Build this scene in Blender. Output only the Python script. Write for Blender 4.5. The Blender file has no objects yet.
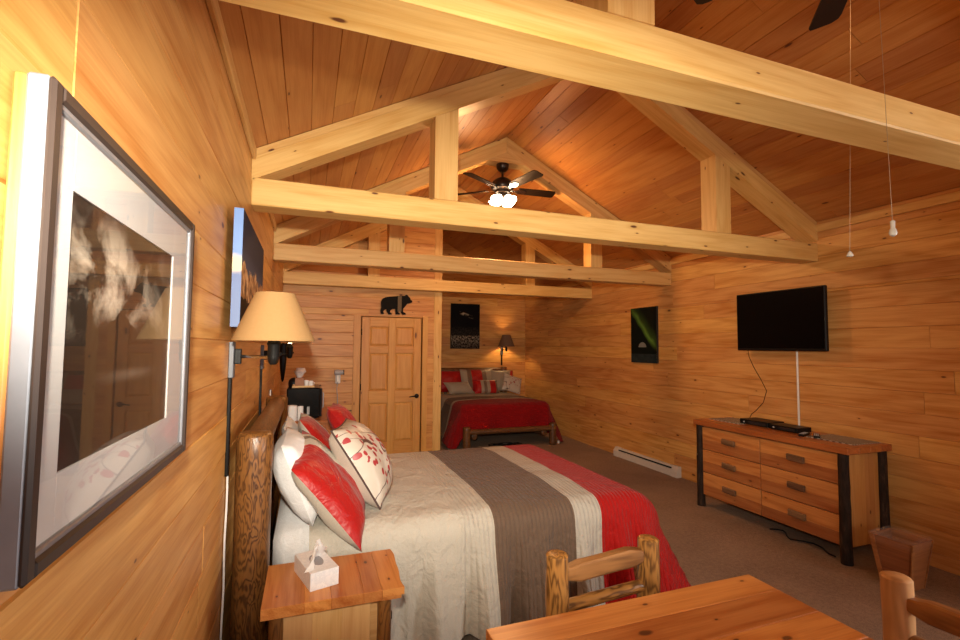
import bpy, bmesh, math, random
from mathutils import Vector as V, Matrix as M, noise as NZ
R = math.radians
PI = math.pi
rng = random.Random(7)
C = bpy.context.scene.collection

# ------------------------------------------------------------------ camera
H = 1.6
YAW, PIT, ROL, FPX = R(19.951), R(3.269), R(.476), 471.73
fw = V((math.sin(YAW)*math.cos(PIT), math.cos(YAW)*math.cos(PIT), math.sin(PIT)))
rt = V((math.cos(YAW), -math.sin(YAW), 0)); upv = rt.cross(fw)
cr = rt*math.cos(ROL)+upv*math.sin(ROL); cu = -rt*math.sin(ROL)+upv*math.cos(ROL)
cd = bpy.data.cameras.new('camera'); cam = bpy.data.objects.new('camera', cd); C.objects.link(cam)
cd.sensor_width = 36; cd.lens = FPX/960*36; cd.clip_start = .02
mw = M.Identity(4)
for i in range(3):
    mw[i][0] = cr[i]; mw[i][1] = cu[i]; mw[i][2] = -fw[i]
mw[0][3], mw[1][3], mw[2][3] = 0, 0, H
cam.matrix_world = mw
bpy.context.scene.camera = cam

# ------------------------------------------------------------------ node helper
class NT:
    def __init__(s, name):
        s.m = bpy.data.materials.new(name); s.m.use_nodes = True
        s.t = s.m.node_tree; s.t.nodes.clear()
        s.out = s.n('ShaderNodeOutputMaterial')
    def n(s, typ, ins=None, **kw):
        nd = s.t.nodes.new(typ)
        for k, v in kw.items(): setattr(nd, k, v)
        for k, v in (ins or {}).items(): s.set(nd, k, v)
        return nd
    def set(s, nd, k, v):
        if isinstance(v, tuple) and len(v) == 2 and hasattr(v[0], 'outputs'):
            s.t.links.new(v[0].outputs[v[1]], nd.inputs[k])
        elif hasattr(v, 'outputs'):
            s.t.links.new(v.outputs[0], nd.inputs[k])
        else:
            nd.inputs[k].default_value = v
    def attr(s, name): return s.n('ShaderNodeAttribute', attribute_name=name)
    def math(s, op, a, b=0.0, c=0.0, clamp=False):
        nd = s.n('ShaderNodeMath', operation=op, use_clamp=clamp)
        s.set(nd, 0, a); s.set(nd, 1, b); s.set(nd, 2, c); return nd
    def vmul(s, v, k): return s.n('ShaderNodeVectorMath', {0: v, 1: k}, operation='MULTIPLY')
    def noise(s, v, scale=1.0, detail=4.0, rough=.5, dist=0.0):
        return s.n('ShaderNodeTexNoise', {'Vector': v, 'Scale': scale, 'Detail': detail, 'Roughness': rough, 'Distortion': dist})
    def ramp(s, f, stops, interp='LINEAR'):
        nd = s.n('ShaderNodeValToRGB', {'Fac': f}); cr_ = nd.color_ramp; cr_.interpolation = interp
        while len(cr_.elements) < len(stops): cr_.elements.new(.5)
        for e, (p, c) in zip(cr_.elements, stops):
            e.position = p; e.color = (*c, 1) if len(c) == 3 else c
        return nd
    def mix(s, f, a, b, mode='MIX'):
        nd = s.n('ShaderNodeMix', data_type='RGBA', blend_type=mode)
        s.set(nd, 0, f); s.set(nd, 6, a if hasattr(a, 'outputs') or isinstance(a, tuple) and len(a) == 2 else (*a, 1))
        s.set(nd, 7, b if hasattr(b, 'outputs') or isinstance(b, tuple) and len(b) == 2 else (*b, 1))
        return (nd, 2)
    def bsdf(s, **kw):
        nd = s.n('ShaderNodeBsdfPrincipled')
        for k, v in kw.items():
            k = k.replace('_', ' ')
            if k == 'Base Color' and isinstance(v, tuple) and len(v) == 3: v = (*v, 1)
            s.set(nd, k, v)
        s.t.links.new(nd.outputs[0], s.out.inputs[0]); return nd
    def bump(s, h, strength=.3, dist=.002):
        return s.n('ShaderNodeBump', {'Height': h, 'Strength': strength, 'Distance': dist})

MATS = {}
def plain(name, col, rough=.5, metal=0.0, emis=None, estr=0.0, **kw):
    if name in MATS: return MATS[name]
    t = NT(name)
    nz = t.noise((t.n('ShaderNodeTexCoord'), 3), 35.0, 3.0)
    f = t.ramp(nz, [(.3, (.9, .9, .9)), (.7, (1, 1, 1))])
    c = t.mix(1.0, col, f, 'MULTIPLY')
    b = t.bsdf(Base_Color=c, Roughness=rough, Metallic=metal)
    for k, v in kw.items(): t.set(b, k.replace('_', ' '), v)
    if emis: t.set(b, 'Emission Color', (*emis, 1)); t.set(b, 'Emission Strength', estr)
    MATS[name] = t.m; return t.m

def wood(name, light, dark, knot=(.12, .04, .015), rough=.42, ring=.5, kn=1.0, tint=.22, kscale=(1.6, 5.0), bump=.12, broad=1.0, kr=.05):
    t = NT(name)
    g = t.attr('gc'); gv = (g, 1); rn = (t.attr('rnd'), 2)
    a = t.noise(t.vmul(gv, (1.1, 8, 8)), 1.0, 5.0, .55, .8)
    b = t.noise(t.vmul(gv, (5, 150, 150)), 1.0, 3.0)
    c0 = t.noise(t.vmul(gv, (.7, 6.5, 6.5)), 1.0, 1.5, .4)
    c = t.math('SINE', t.math('MULTIPLY', (c0, 0), 42.0))
    cc = t.math('MULTIPLY_ADD', c, .5, .5)
    cc = t.math('POWER', cc, 1.8)
    f = t.math('MULTIPLY_ADD', (a, 0), 1.5*broad, -.55*broad)
    f = t.math('ADD', f, t.math('MULTIPLY', cc, ring*.7))
    f = t.math('ADD', f, t.math('MULTIPLY_ADD', (b, 0), 1.1, -.55), clamp=True)
    sk = t.noise(t.vmul(gv, (2.0, 42, 42)), 1.0, 3.0, .6)
    f = t.math('ADD', f, t.math('MULTIPLY_ADD', (sk, 0), 1.0, -.5), clamp=True)
    col = t.mix(f, light, dark)
    # knots
    vo = t.n('ShaderNodeTexVoronoi', {'Vector': t.vmul(gv, (kscale[0], kscale[1], .6)), 'Scale': 1.0, 'Randomness': 1.0}, voronoi_dimensions='2D')
    wob = t.math('MULTIPLY_ADD', (t.noise(t.vmul(gv, (30, 60, 60)), 1.0, 2.0), 0), .5*kr, -.25*kr)
    d = t.math('ADD', (vo, 0), wob)
    d = t.math('MULTIPLY', d, t.math('MULTIPLY_ADD', (t.n('ShaderNodeSeparateColor', {0: (vo, 1)}), 1), 2.2, .8))
    gate = t.math('GREATER_THAN', (t.n('ShaderNodeSeparateColor', {0: (vo, 1)}), 0), 1-.55*kn)
    k1 = t.math('MULTIPLY', t.ramp(d, [(kr*.8, (1, 1, 1)), (kr*1.4, (0, 0, 0))]), gate)
    halo = t.math('MULTIPLY', t.ramp(d, [(kr, (.55, .55, .55)), (kr*3.5, (0, 0, 0))]), gate)
    col = t.mix(halo, col, dark)
    col = t.mix(k1, col, knot)
    v = t.math('MULTIPLY_ADD', rn, tint, 1-tint*.55)
    h = t.math('MULTIPLY_ADD', rn, .012, .494)
    hs = t.n('ShaderNodeHueSaturation', {'Hue': h, 'Value': v, 'Color': col})
    bm_ = t.bump(t.math('ADD', (b, 0), t.math('MULTIPLY', cc, .3)), bump, .003)
    t.bsdf(Base_Color=hs, Roughness=rough, Normal=bm_)
    t.set([n for n in t.t.nodes if n.type == 'BSDF_PRINCIPLED'][0], 'Specular IOR Level', .35)
    MATS[name] = t.m; return t.m

def figured(name, light, dark, freq=46.0, sc=(3.0, 11, 11), rough=.38, sharp=1.3):
    """peeled varnished log: contour-like figure"""
    t = NT(name)
    gv = (t.attr('gc'), 1); rn = (t.attr('rnd'), 2)
    n0 = t.noise(t.vmul(gv, sc), 1.0, 2.2, .45, .3)
    s = t.math('MULTIPLY_ADD', t.math('SINE', t.math('MULTIPLY', (n0, 0), freq)), .5, .5)
    s = t.math('POWER', s, sharp)
    big = t.noise(t.vmul(gv, (1.5, 5, 5)), 1.0, 3.0)
    fine = t.noise(t.vmul(gv, (9, 90, 90)), 1.0, 2.0)
    f = t.math('ADD', t.math('MULTIPLY', s, .75), t.math('MULTIPLY_ADD', (big, 0), 1.3, -.55))
    f = t.math('ADD', f, t.math('MULTIPLY_ADD', (fine, 0), .5, -.25), clamp=True)
    col = t.mix(f, light, dark)
    v = t.math('MULTIPLY_ADD', rn, .25, .87)
    hs = t.n('ShaderNodeHueSaturation', {'Value': v, 'Color': col})
    t.bsdf(Base_Color=hs, Roughness=rough, Normal=t.bump(s, .12, .003))
    MATS[name] = t.m; return t.m

def bark(name):
    t = NT(name)
    gv = (t.attr('gc'), 1)
    n0 = t.noise(t.vmul(gv, (12, 60, 60)), 1.0, 5.0, .65)
    n1 = t.noise(t.vmul(gv, (5, 14, 14)), 1.0, 3.0)
    f = t.math('ADD', t.math('MULTIPLY', (n0, 0), .6), t.math('MULTIPLY', (n1, 0), .5))
    col = t.ramp(f, [(.35, (.008, .005, .004)), (.6, (.032, .019, .013)), (.8, (.10, .06, .035))])
    t.bsdf(Base_Color=col, Roughness=.8, Normal=t.bump((n0, 0), .6, .006), Specular_IOR_Level=.15)
    MATS[name] = t.m; return t.m

def fabric(name, stops, rough=.42, ribs=None, sheen=.08, wr=.5, weave=0.0, gloss=.35):
    """stops on gc.x; ribs=(period, from, to, strength)"""
    t = NT(name)
    g = t.attr('gc'); sx = t.n('ShaderNodeSeparateXYZ', {0: (g, 1)})
    if len(stops) == 1: col = t.mix(0.0, stops[0][1], stops[0][1])
    else: col = t.ramp((sx, 0), stops, 'CONSTANT')
    nz = t.noise((g, 1), 5.0, 4.0, .55, .6)
    fine = t.noise((g, 1), 260.0, 2.0)
    v = t.ramp(fine, [(.3, (.86, .86, .86)), (.7, (1.0, 1.0, 1.0))])
    col = t.mix(1.0, col, v, 'MULTIPLY')
    nz2 = t.noise(t.vmul((g, 1), (16, 9, 9)), 1.0, 3.0, .6, 1.2)
    hgt = t.math('ADD', t.math('MULTIPLY', (nz, 0), wr), t.math('MULTIPLY', (nz2, 0), wr*.35))
    if ribs:
        per, x0, x1, st = ribs
        wob = t.math('MULTIPLY_ADD', (t.noise(t.vmul((g, 1), (14, 5, 5)), 1.0, 2.0), 0), .012, -.006)
        ph = t.math('MULTIPLY', t.math('ADD', (sx, 0), wob), 2*PI/per)
        rb = t.math('ABSOLUTE', t.math('SINE', t.math('MULTIPLY', ph, .5)))
        gate = t.n('ShaderNodeMapRange', {0: (sx, 0), 1: x0, 2: x0+.05, 3: .12, 4: 1.0})
        puck = t.math('MULTIPLY_ADD', (t.noise(t.vmul((g, 1), (25, 40, 25)), 1.0, 2.0), 0), .8, .35)
        hgt = t.math('ADD', hgt, t.math('MULTIPLY', t.math('MULTIPLY', t.math('MULTIPLY', rb, gate), st), puck))
    bmp = t.bump(hgt, .9, .035)
    b = t.bsdf(Base_Color=col, Roughness=rough, Normal=bmp)
    t.set(b, 'Sheen Weight', sheen); t.set(b, 'Specular IOR Level', gloss)
    MATS[name] = t.m; return t.m

# wood stocks
PINE_W = wood('pine_wall', (.65, .345, .108), (.45, .18, .038), tint=.16, ring=.55, kn=.7, kscale=(2.2, 5.2), kr=.045, broad=1.25)
PINE_C = wood('pine_ceiling', (.56, .26, .075), (.43, .155, .034), tint=.26, ring=.4, kn=.75, kscale=(2.0, 6.5), kr=.055)
PINE_B = wood('pine_beam', (.70, .45, .165), (.56, .30, .08), tint=.12, ring=.55, kn=.8, kscale=(2.6, 8.0), kr=.06)
PINE_D = wood('pine_door', (.62, .32, .09), (.50, .22, .05), tint=.1, ring=.5, kn=.25)
PINE_F = wood('pine_furniture', (.66, .30, .095), (.46, .15, .035), tint=.3, ring=.6, kn=.9, kscale=(4.5, 9.0), rough=.3, kr=.065)
PINE_T = wood('pine_table', (.60, .25, .07), (.40, .115, .022), tint=.55, ring=.6, kn=1.2, kscale=(4.2, 8.0), rough=.3, kr=.07)
PINE_P = wood('pine_panel', (.68, .42, .17), (.55, .30, .10), tint=.15, ring=.4, kn=.35)
PINE_S = wood('dresser_side', (.50, .255, .085), (.38, .16, .045), tint=.2, ring=.5, kn=.4, kscale=(4, 8), kr=.05)
DRES_S = wood('dresser_front', (.48, .195, .06), (.30, .085, .022), tint=.6, ring=.6, kn=.6, kscale=(4.0, 9.0), rough=.4, kr=.06)
DRES_T = wood('dresser_top', (.40, .13, .035), (.26, .07, .018), tint=.2, ring=.5, kn=.3, rough=.3)
TRASHW = wood('trash_wood', (.36, .155, .06), (.20, .08, .03), tint=.3, ring=.5, kn=.2)
LOG_H = figured('varnished_log', (.22, .092, .023), (.055, .02, .006), freq=52, sc=(7, 24, 24), sharp=1.6)
LOG_C = figured('chair_log', (.40, .185, .045), (.09, .035, .008), freq=40, sc=(6, 26, 26), sharp=1.6)
LOG_M = figured('peeled_log', (.33, .15, .045), (.15, .06, .017), freq=14, sc=(3, 20, 20), rough=.45)
LOG_E = plain('log_end_grain', (.16, .07, .02), .4)
BARK = bark('hickory_bark')
HANDW = wood('bark_handle', (.19, .10, .05), (.06, .03, .016), tint=.2, ring=.7, kn=.2)
BLACK = plain('black_plastic', (.006, .006, .0065), .4, Specular_IOR_Level=.18)
BLACKM = plain('black_metal', (.007, .0065, .006), .45, 0.0, Specular_IOR_Level=.15)
SILVER = plain('pewter_metal', (.11, .115, .13), .5, .4)
CHROME = plain('polished_steel', (.7, .7, .7), .2, 1.0)
WHITE = plain('white_plastic', (.78, .77, .74), .45)
WHITEC = plain('white_paper', (.82, .81, .80), .8)
HEATM = plain('heater_enamel', (.62, .58, .52), .4)
DARKW = plain('dark_fan_wood', (.012, .007, .005), .45, Specular_IOR_Level=.15)
BRONZE = plain('oil_rubbed_bronze', (.035, .022, .016), .3, .7)
GREYP = plain('grey_plastic', (.38, .38, .40), .45)

# ------------------------------------------------------------------ mesh builder
class MB:
    def __init__(s):
        s.bm = bmesh.new()
        s.gc = s.bm.verts.layers.float_vector.new('gc'); s.rd = s.bm.verts.layers.float.new('rnd')
        s.mi = 0
    def fin(s, vs, fn=None, rnd=None, grain='x', off=True):
        r = rng.random() if rnd is None else rnd
        o = V((rng.uniform(0, 40), rng.uniform(0, 40), rng.uniform(0, 40))) if off else V((0, 0, 0))
        for v in vs:
            if fn: p = V(fn(v.co))
            else:
                c = v.co
                g2 = {'x': 'xy', 'y': 'yx', 'z': 'zx'}.get(grain, grain); i0, i1 = 'xyz'.index(g2[0]), 'xyz'.index(g2[1])
                p = V((c[i0], c[i1]+.8*c[3-i0-i1], c[3-i0-i1]))
            v[s.gc] = p+o; v[s.rd] = r
        return vs
    def face(s, vs):
        try:
            f = s.bm.faces.new(vs); f.material_index = s.mi; return f
        except ValueError: return None
    def box(s, a, b, grain='x', bev=.003, rnd=None, mat=None, fn=None, off=True):
        """chamfered box between corners a and b; mat = Matrix applied after gc"""
        lo = V((min(a[i], b[i]) for i in range(3))); hi = V((max(a[i], b[i]) for i in range(3)))
        bev = min(bev, min((hi-lo))*.45)
        vs = {}
        for sx in (0, 1):
            for sy in (0, 1):
                for sz in (0, 1):
                    p = V((hi[0] if sx else lo[0], hi[1] if sy else lo[1], hi[2] if sz else lo[2]))
                    sg = (1 if sx else -1, 1 if sy else -1, 1 if sz else -1)
                    for ax in range(3):
                        q = p.copy()
                        for o in range(3):
                            if o != ax: q[o] -= sg[o]*bev
                        vs[(sx, sy, sz, ax)] = s.bm.verts.new(q)
        def k(i, j, u, v, w):
            c = [0, 0, 0]; c[i] = u; c[j] = v; c[3-i-j] = w; return tuple(c)
        for ax in range(3):
            i, j = [q for q in range(3) if q != ax]
            for sd in (0, 1):
                s.face([vs[k(i, j, u, v, sd)+(ax,)] for u, v in ((0, 0), (1, 0), (1, 1), (0, 1))])
        for ax in range(3):     # edges running along ax
            i, j = [q for q in range(3) if q != ax]
            for u in (0, 1):
                for v in (0, 1):
                    s.face([vs[k(i, j, u, v, 0)+(i,)], vs[k(i, j, u, v, 1)+(i,)], vs[k(i, j, u, v, 1)+(j,)], vs[k(i, j, u, v, 0)+(j,)]])
        for sx in (0, 1):
            for sy in (0, 1):
                for sz in (0, 1): s.face([vs[(sx, sy, sz, q)] for q in range(3)])
        al = list(vs.values()); s.fin(al, fn, rnd, grain, off)
        if mat:
            for v in al: v.co = mat @ v.co
        return al
    def log(s, p0, p1, r0, r1=None, n=14, m=8, wob=.03, end=.18, rnd=None, squash=1.0):
        p0, p1 = V(p0), V(p1); r1 = r0 if r1 is None else r1
        ax = p1-p0; L = ax.length; ax.normalize()
        u = ax.orthogonal().normalized()
        if abs(ax.z) < .5: u = (V((0, 0, 1))-ax*ax.z).normalized()
        w = ax.cross(u)
        seed = V((rng.uniform(0, 50), rng.uniform(0, 50), 0))
        e = end*max(r0, r1)
        ts = [0, e*.35, e]+[e+(L-2*e)*i/m for i in range(1, m)]+[L-e, L-e*.35, L]
        fs = [.72, .9, 1]+[1]*(m-1)+[1, .9, .72]
        if end == 0: fs = [1]*len(fs); ts = [L*i/(len(fs)-1) for i in range(len(fs))]
        rings = []; allv = []
        for t, f in zip(ts, fs):
            ring = []
            for i in range(n):
                a = 2*PI*i/n
                q = 1+wob*NZ.noise(seed+V((t*9, math.cos(a)*1.2, math.sin(a)*1.2)))*2
                r = (r0+(r1-r0)*t/L)*f*q
                v = s.bm.verts.new(p0+ax*t+(u*math.cos(a)*r*squash+w*math.sin(a)*r)); ring.append(v)
            rings.append(ring); allv += ring
        for a, b in zip(rings, rings[1:]):
            for i in range(n): s.face([a[i], a[(i+1) % n], b[(i+1) % n], b[i]])
        s.face(rings[0][::-1]); s.face(rings[-1])
        s.fin(allv, lambda c: ((c-p0).dot(ax), (c-p0).dot(u), (c-p0).dot(w)), rnd)
        return allv
    def prism(s, pts, vec, fn=None, rnd=None, grain='x'):
        vec = V(vec)
        a = [s.bm.verts.new(V(p)) for p in pts]; b = [s.bm.verts.new(V(p)+vec) for p in pts]
        s.face(a[::-1]); s.face(b)
        n = len(a)
        for i in range(n): s.face([a[i], a[(i+1) % n], b[(i+1) % n], b[i]])
        s.fin(a+b, fn, rnd, grain); return a+b
    def tube(s, pts, r, n=8, rnd=None):
        pts = [V(p) for p in pts]; rings = []; allv = []
        u = None
        for i, p in enumerate(pts):
            d = (pts[min(i+1, len(pts)-1)]-pts[max(i-1, 0)]).normalized()
            u = d.orthogonal().normalized() if u is None else (u-d*u.dot(d)).normalized()
            w = d.cross(u); rr = r[i] if isinstance(r, (list, tuple)) else r
            ring = [s.bm.verts.new(p+(u*math.cos(2*PI*k/n)+w*math.sin(2*PI*k/n))*rr) for k in range(n)]
            rings.append(ring); allv += ring
        for a, b in zip(rings, rings[1:]):
            for i in range(n): s.face([a[i], a[(i+1) % n], b[(i+1) % n], b[i]])
        s.face(rings[0][::-1]); s.face(rings[-1]); s.fin(allv, None, rnd); return allv
    def lathe(s, prof, cen, n=24, cap=True, ax=None):
        """prof = [(r, z)] ; ax = optional axis direction"""
        cen = V(cen); z = V(ax).normalized() if ax else V((0, 0, 1)); u = z.orthogonal().normalized(); w = z.cross(u)
        rings = []; allv = []
        for r, h in prof:
            ring = [s.bm.verts.new(cen+z*h+(u*math.cos(2*PI*k/n)+w*math.sin(2*PI*k/n))*max(r, 1e-4)) for k in range(n)]
            rings.append(ring); allv += ring
        for a, b in zip(rings, rings[1:]):
            for i in range(n): s.face([a[i], a[(i+1) % n], b[(i+1) % n], b[i]])
        if cap: s.face(rings[0][::-1]); s.face(rings[-1])
        s.fin(allv); return allv
    def grid(s, P, G=None, rnd=.5, wrap=False):
        """P[i][j] points, G[i][j] gc"""
        vs = [[s.bm.verts.new(V(p)) for p in row] for row in P]
        for i, row in enumerate(vs):
            for j, v in enumerate(row):
                v[s.gc] = V(G[i][j]) if G else v.co; v[s.rd] = rnd
        for i in range(len(vs)-1):
            for j in range(len(vs[0])-1):
                s.face([vs[i][j], vs[i+1][j], vs[i+1][j+1], vs[i][j+1]])
        return vs
    def quad(s, pts, uv=True):
        vs = [s.bm.verts.new(V(p)) for p in pts]
        for v, g in zip(vs, ((0, 0, 0), (1, 0, 0), (1, 1, 0), (0, 1, 0))): v[s.gc] = V(g); v[s.rd] = .5
        s.face(vs); return vs
    def build(s, name, mat, parent=None, smooth=True, angle=35, recalc=True, kind=None):
        if recalc and len(s.bm.faces) > 1: bmesh.ops.recalc_face_normals(s.bm, faces=s.bm.faces)
        base = BASE.get(parent, V((0, 0, 0))) if parent else V((0, 0, 0))
        for v in s.bm.verts: v.co -= base
        me = bpy.data.meshes.new(name); s.bm.to_mesh(me); s.bm.free()
        if smooth:
            me.polygons.foreach_set('use_smooth', [True]*len(me.polygons))
            me.set_sharp_from_angle(angle=R(angle))
        o = bpy.data.objects.new(name, me); C.objects.link(o)
        for m_ in (mat if isinstance(mat, (list, tuple)) else [mat]): me.materials.append(m_)
        if parent: o.parent = parent; BASE[o] = base
        if kind: o['kind'] = kind
        return o
BASE = {}
def tag(o, label, cat, group=None):
    o['label'] = label; o['category'] = cat
    if group: o['group'] = group
    return o
def thing(name, label, cat, base=(0, 0, 0), group=None):
    o = bpy.data.objects.new(name, None); C.objects.link(o); o.empty_display_size = .1
    o.location = base; BASE[o] = V(base); return tag(o, label, cat, group)
def single(name, mb, mat, label, cat, base=None, group=None, **kw):
    """one-mesh thing with its origin at base"""
    if base is not None:
        for v in mb.bm.verts: v.co -= V(base)
    o = mb.build(name, mat, None, **kw)
    if base is not None: o.location = base
    return tag(o, label, cat, group)
def copy_tree(o, parent=None):
    c = o.copy(); C.objects.link(c)
    if parent: c.parent = parent
    for ch in list(o.children): copy_tree(ch, c)
    return c
def ray_at(px, py, ax, val):
    d = fw+cr*((px-480)/FPX)-cu*((py-320)/FPX); o = V((0, 0, H)); t = (val-o[ax])/d[ax]; return o+d*t
def aty(px, py, y): return ray_at(px, py, 1, y)
def atx(px, py, x): return ray_at(px, py, 0, x)
def atz(px, py, z): return ray_at(px, py, 2, z)

# ------------------------------------------------------------------ room shell
XL, XR, YB, YF = -.337, 4.398, 9.25, -2.4
XM = 2.075; ZE = 2.745; ZER = 2.785; ZTOP = 4.008
SL = (ZTOP-ZE)/(XM-XL); SR = (ZTOP-ZER)/(XR-XM)
def zr(x): return ZE+SL*(x-XL) if x < XM else ZER+SR*(XR-x)
PITCH, ZOFF = .168, .107

def plank_face(mb, along, across, org, nrm, rows, lim, grv=.006, gd=.006, seg=(2.4, 5.0), step=None):
    """V-grooved boards. rows=[(t0,t1)] across; lim(t)->(a0,a1) along; org+along*a+across*t"""
    along, across, org, nrm = V(along), V(across), V(org), V(nrm)
    for t0, t1 in rows:
        l0, l1 = lim(t0), lim(t1)
        A0, A1 = max(l0[0], l1[0]), min(l0[1], l1[1])
        cuts = []; a = min(l0[0], l1[0])+rng.uniform(.8, seg[1])
        while a < max(l0[1], l1[1])-.6:
            if A0+.2 < a < A1-.2: cuts.append(a)
            a += rng.uniform(*seg)
        e = [None]+cuts+[None]
        for i in range(len(e)-1):
            s0 = (l0[0], l1[0]) if e[i] is None else (e[i], e[i]); s1 = (l0[1], l1[1]) if e[i+1] is None else (e[i+1], e[i+1])
            j0 = 0 if e[i] is None else .0015; j1 = 0 if e[i+1] is None else .0015
            def P(a, t, d): return org+along*a+across*t+nrm*d
            T0, T1 = t0+grv, t1-grv
            jit = rng.uniform(-.0015, .0015)
            f = [P(s0[0]+j0, T0, jit), P(s1[0]-j1, T0, jit), P(s1[1]-j1, T1, jit), P(s0[1]+j0, T1, jit)]
            g = [P(s0[0]+j0, t0, -gd), P(s1[0]-j1, t0, -gd), P(s1[1]-j1, t1, -gd), P(s0[1]+j0, t1, -gd)]
            fv = [mb.bm.verts.new(p) for p in f]; gv = [mb.bm.verts.new(p) for p in g]
            mb.face(fv)
            for k in range(4): mb.face([fv[k], gv[k], gv[(k+1) % 4], fv[(k+1) % 4]])
            mb.fin(fv+gv, lambda c: ((c-org).dot(along), (c-org).dot(across), (c-org).dot(nrm)))
def rows_z(z0, z1, pitch=PITCH, off=ZOFF):
    out = []; k = math.floor((z0-off)/pitch); a = z0
    while a < z1-1e-4:
        b = min(off+(k+1)*pitch, z1)
        if b-a > .01: out.append((a, b))
        a = b; k += 1
    return out

# floor
def carpet():
    t = NT('carpet')
    co = (t.n('ShaderNodeTexCoord'), 3)
    a = t.noise(co, 170.0, 4.0, .7); b = t.noise(co, 2.2, 4.0, .6); c = t.noise(co, 38.0, 3.0)
    f = t.math('ADD', t.math('MULTIPLY', (a, 0), .65), t.math('MULTIPLY', (b, 0), .25))
    f = t.math('ADD', f, t.math('MULTIPLY', (c, 0), .25))
    col = t.ramp(f, [(.36, (.10, .066, .042)), (.56, (.27, .185, .125)), (.78, (.44, .32, .22))])
    t.bsdf(Base_Color=col, Roughness=.95, Normal=t.bump((a, 0), .9, .012)); return t.m
CARPET = carpet()
mb = MB(); mb.box((XL-.15, YF-.15, -.12), (XR+.15, YB+.15, 0), bev=0.0001); mb.build('floor', CARPET, smooth=False, kind='structure')
# side walls
mb = MB(); mb.box((XL-.15, YF, -.02), (XL-.008, YB, ZE), 'y', .0001)
plank_face(mb, (0, 1, 0), (0, 0, 1), (XL, 0, 0), (1, 0, 0), rows_z(0, ZE), lambda t: (YF, YB), grv=.003, gd=.005, seg=(2.2, 4.5))
mb.build('wall_left', PINE_W, smooth=False, kind='structure')
VY0, VY1, VZ0, VZ1 = -1.7, .0, .95, 2.15          # added unseen window in the right wall, made for fill light
mb = MB()
for a, b, c, d in ((YF, VY0, 0, VZ1), (VY1, YB, 0, VZ1), (VY0, VY1, 0, VZ0), (YF, YB, VZ1, ZER)):
    mb.box((XR+.008, a, c-(.02 if c == 0 else 0)), (XR+.15, b, d), 'y', .0001)
    plank_face(mb, (0, 1, 0), (0, 0, 1), (XR, 0, 0), (-1, 0, 0), rows_z(c, d), lambda t, a=a, b=b: (a, b), grv=.003, gd=.005, seg=(2.2, 4.5))
mb.build('wall_right', PINE_W, smooth=False, kind='structure')
# gable walls
def xlim(t, a=XL, b=XR):
    return (max(a, XL+max(t-ZE, 0)/SL), min(b, XR-max(t-ZER, 0)/SR))
mb = MB(); mb.prism([(XL-.15, YB+.008, 0), (XR+.15, YB+.008, 0), (XR+.15, YB+.008, ZER-.08), (XM, YB+.008, ZTOP), (XL-.15, YB+.008, ZE-.08)], (0, .14, 0))
plank_face(mb, (1, 0, 0), (0, 0, 1), (0, YB, 0), (0, -1, 0), rows_z(0, ZTOP-.02), xlim, grv=.004, gd=.006)
mb.build('wall_back', PINE_W, smooth=False, kind='structure')
# wall behind the camera, with an added opening that lets in fill light
WX0, WX1, WZ0, WZ1 = .6, 2.6, .95, 2.15
mb = MB()
for a, b, c, d in ((XL, WX0, 0, ZE), (WX1, XR, 0, ZE), (WX0, WX1, 0, WZ0), (WX0, WX1, WZ1, ZE)):
    plank_face(mb, (1, 0, 0), (0, 0, 1), (0, YF, 0), (0, 1, 0), rows_z(c, d), lambda t, a=a, b=b: (a, b))
    mb.box((a, YF-.12, c), (b, YF-.008, d), bev=.0001)
plank_face(mb, (1, 0, 0), (0, 0, 1), (0, YF, 0), (0, 1, 0), rows_z(ZE, ZTOP-.02), xlim)
mb.prism([(XL, YF-.008, ZE), (XR, YF-.008, ZER), (XM, YF-.008, ZTOP)], (0, -.11, 0))
mb.build('wall_front', PINE_W, smooth=False, kind='structure')
wn = MB()
for a, b in (((WX0, 0, WZ0), (WX0+.07, 0, WZ1)), ((WX1-.07, 0, WZ0), (WX1, 0, WZ1)), ((WX0+.07, 0, WZ0), (WX1-.07, 0, WZ0+.07)), ((WX0+.07, 0, WZ1-.07), (WX1-.07, 0, WZ1)), (((WX0+WX1)/2-.03, 0, WZ0+.07), ((WX0+WX1)/2+.03, 0, WZ1-.07))):
    wn.box((a[0], YF-.1, a[2]), (b[0], YF-.03, b[2]), 'z')
wn.build('added_window_1', PINE_B, kind='structure')  # added frame around the fill light's opening, out of view
wn = MB()
for a, b in (((VY0, VZ0), (VY0+.07, VZ1)), ((VY1-.07, VZ0), (VY1, VZ1)), ((VY0+.07, VZ0), (VY1-.07, VZ0+.07)), ((VY0+.07, VZ1-.07), (VY1-.07, VZ1)), (((VY0+VY1)/2-.03, VZ0+.07), ((VY0+VY1)/2+.03, VZ1-.07))):
    wn.box((XR+.03, a[0], a[1]), (XR+.1, b[0], b[1]), 'z')
wn.build('added_window_2', PINE_B, kind='structure')  # second added frame, out of view, for the side fill
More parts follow.
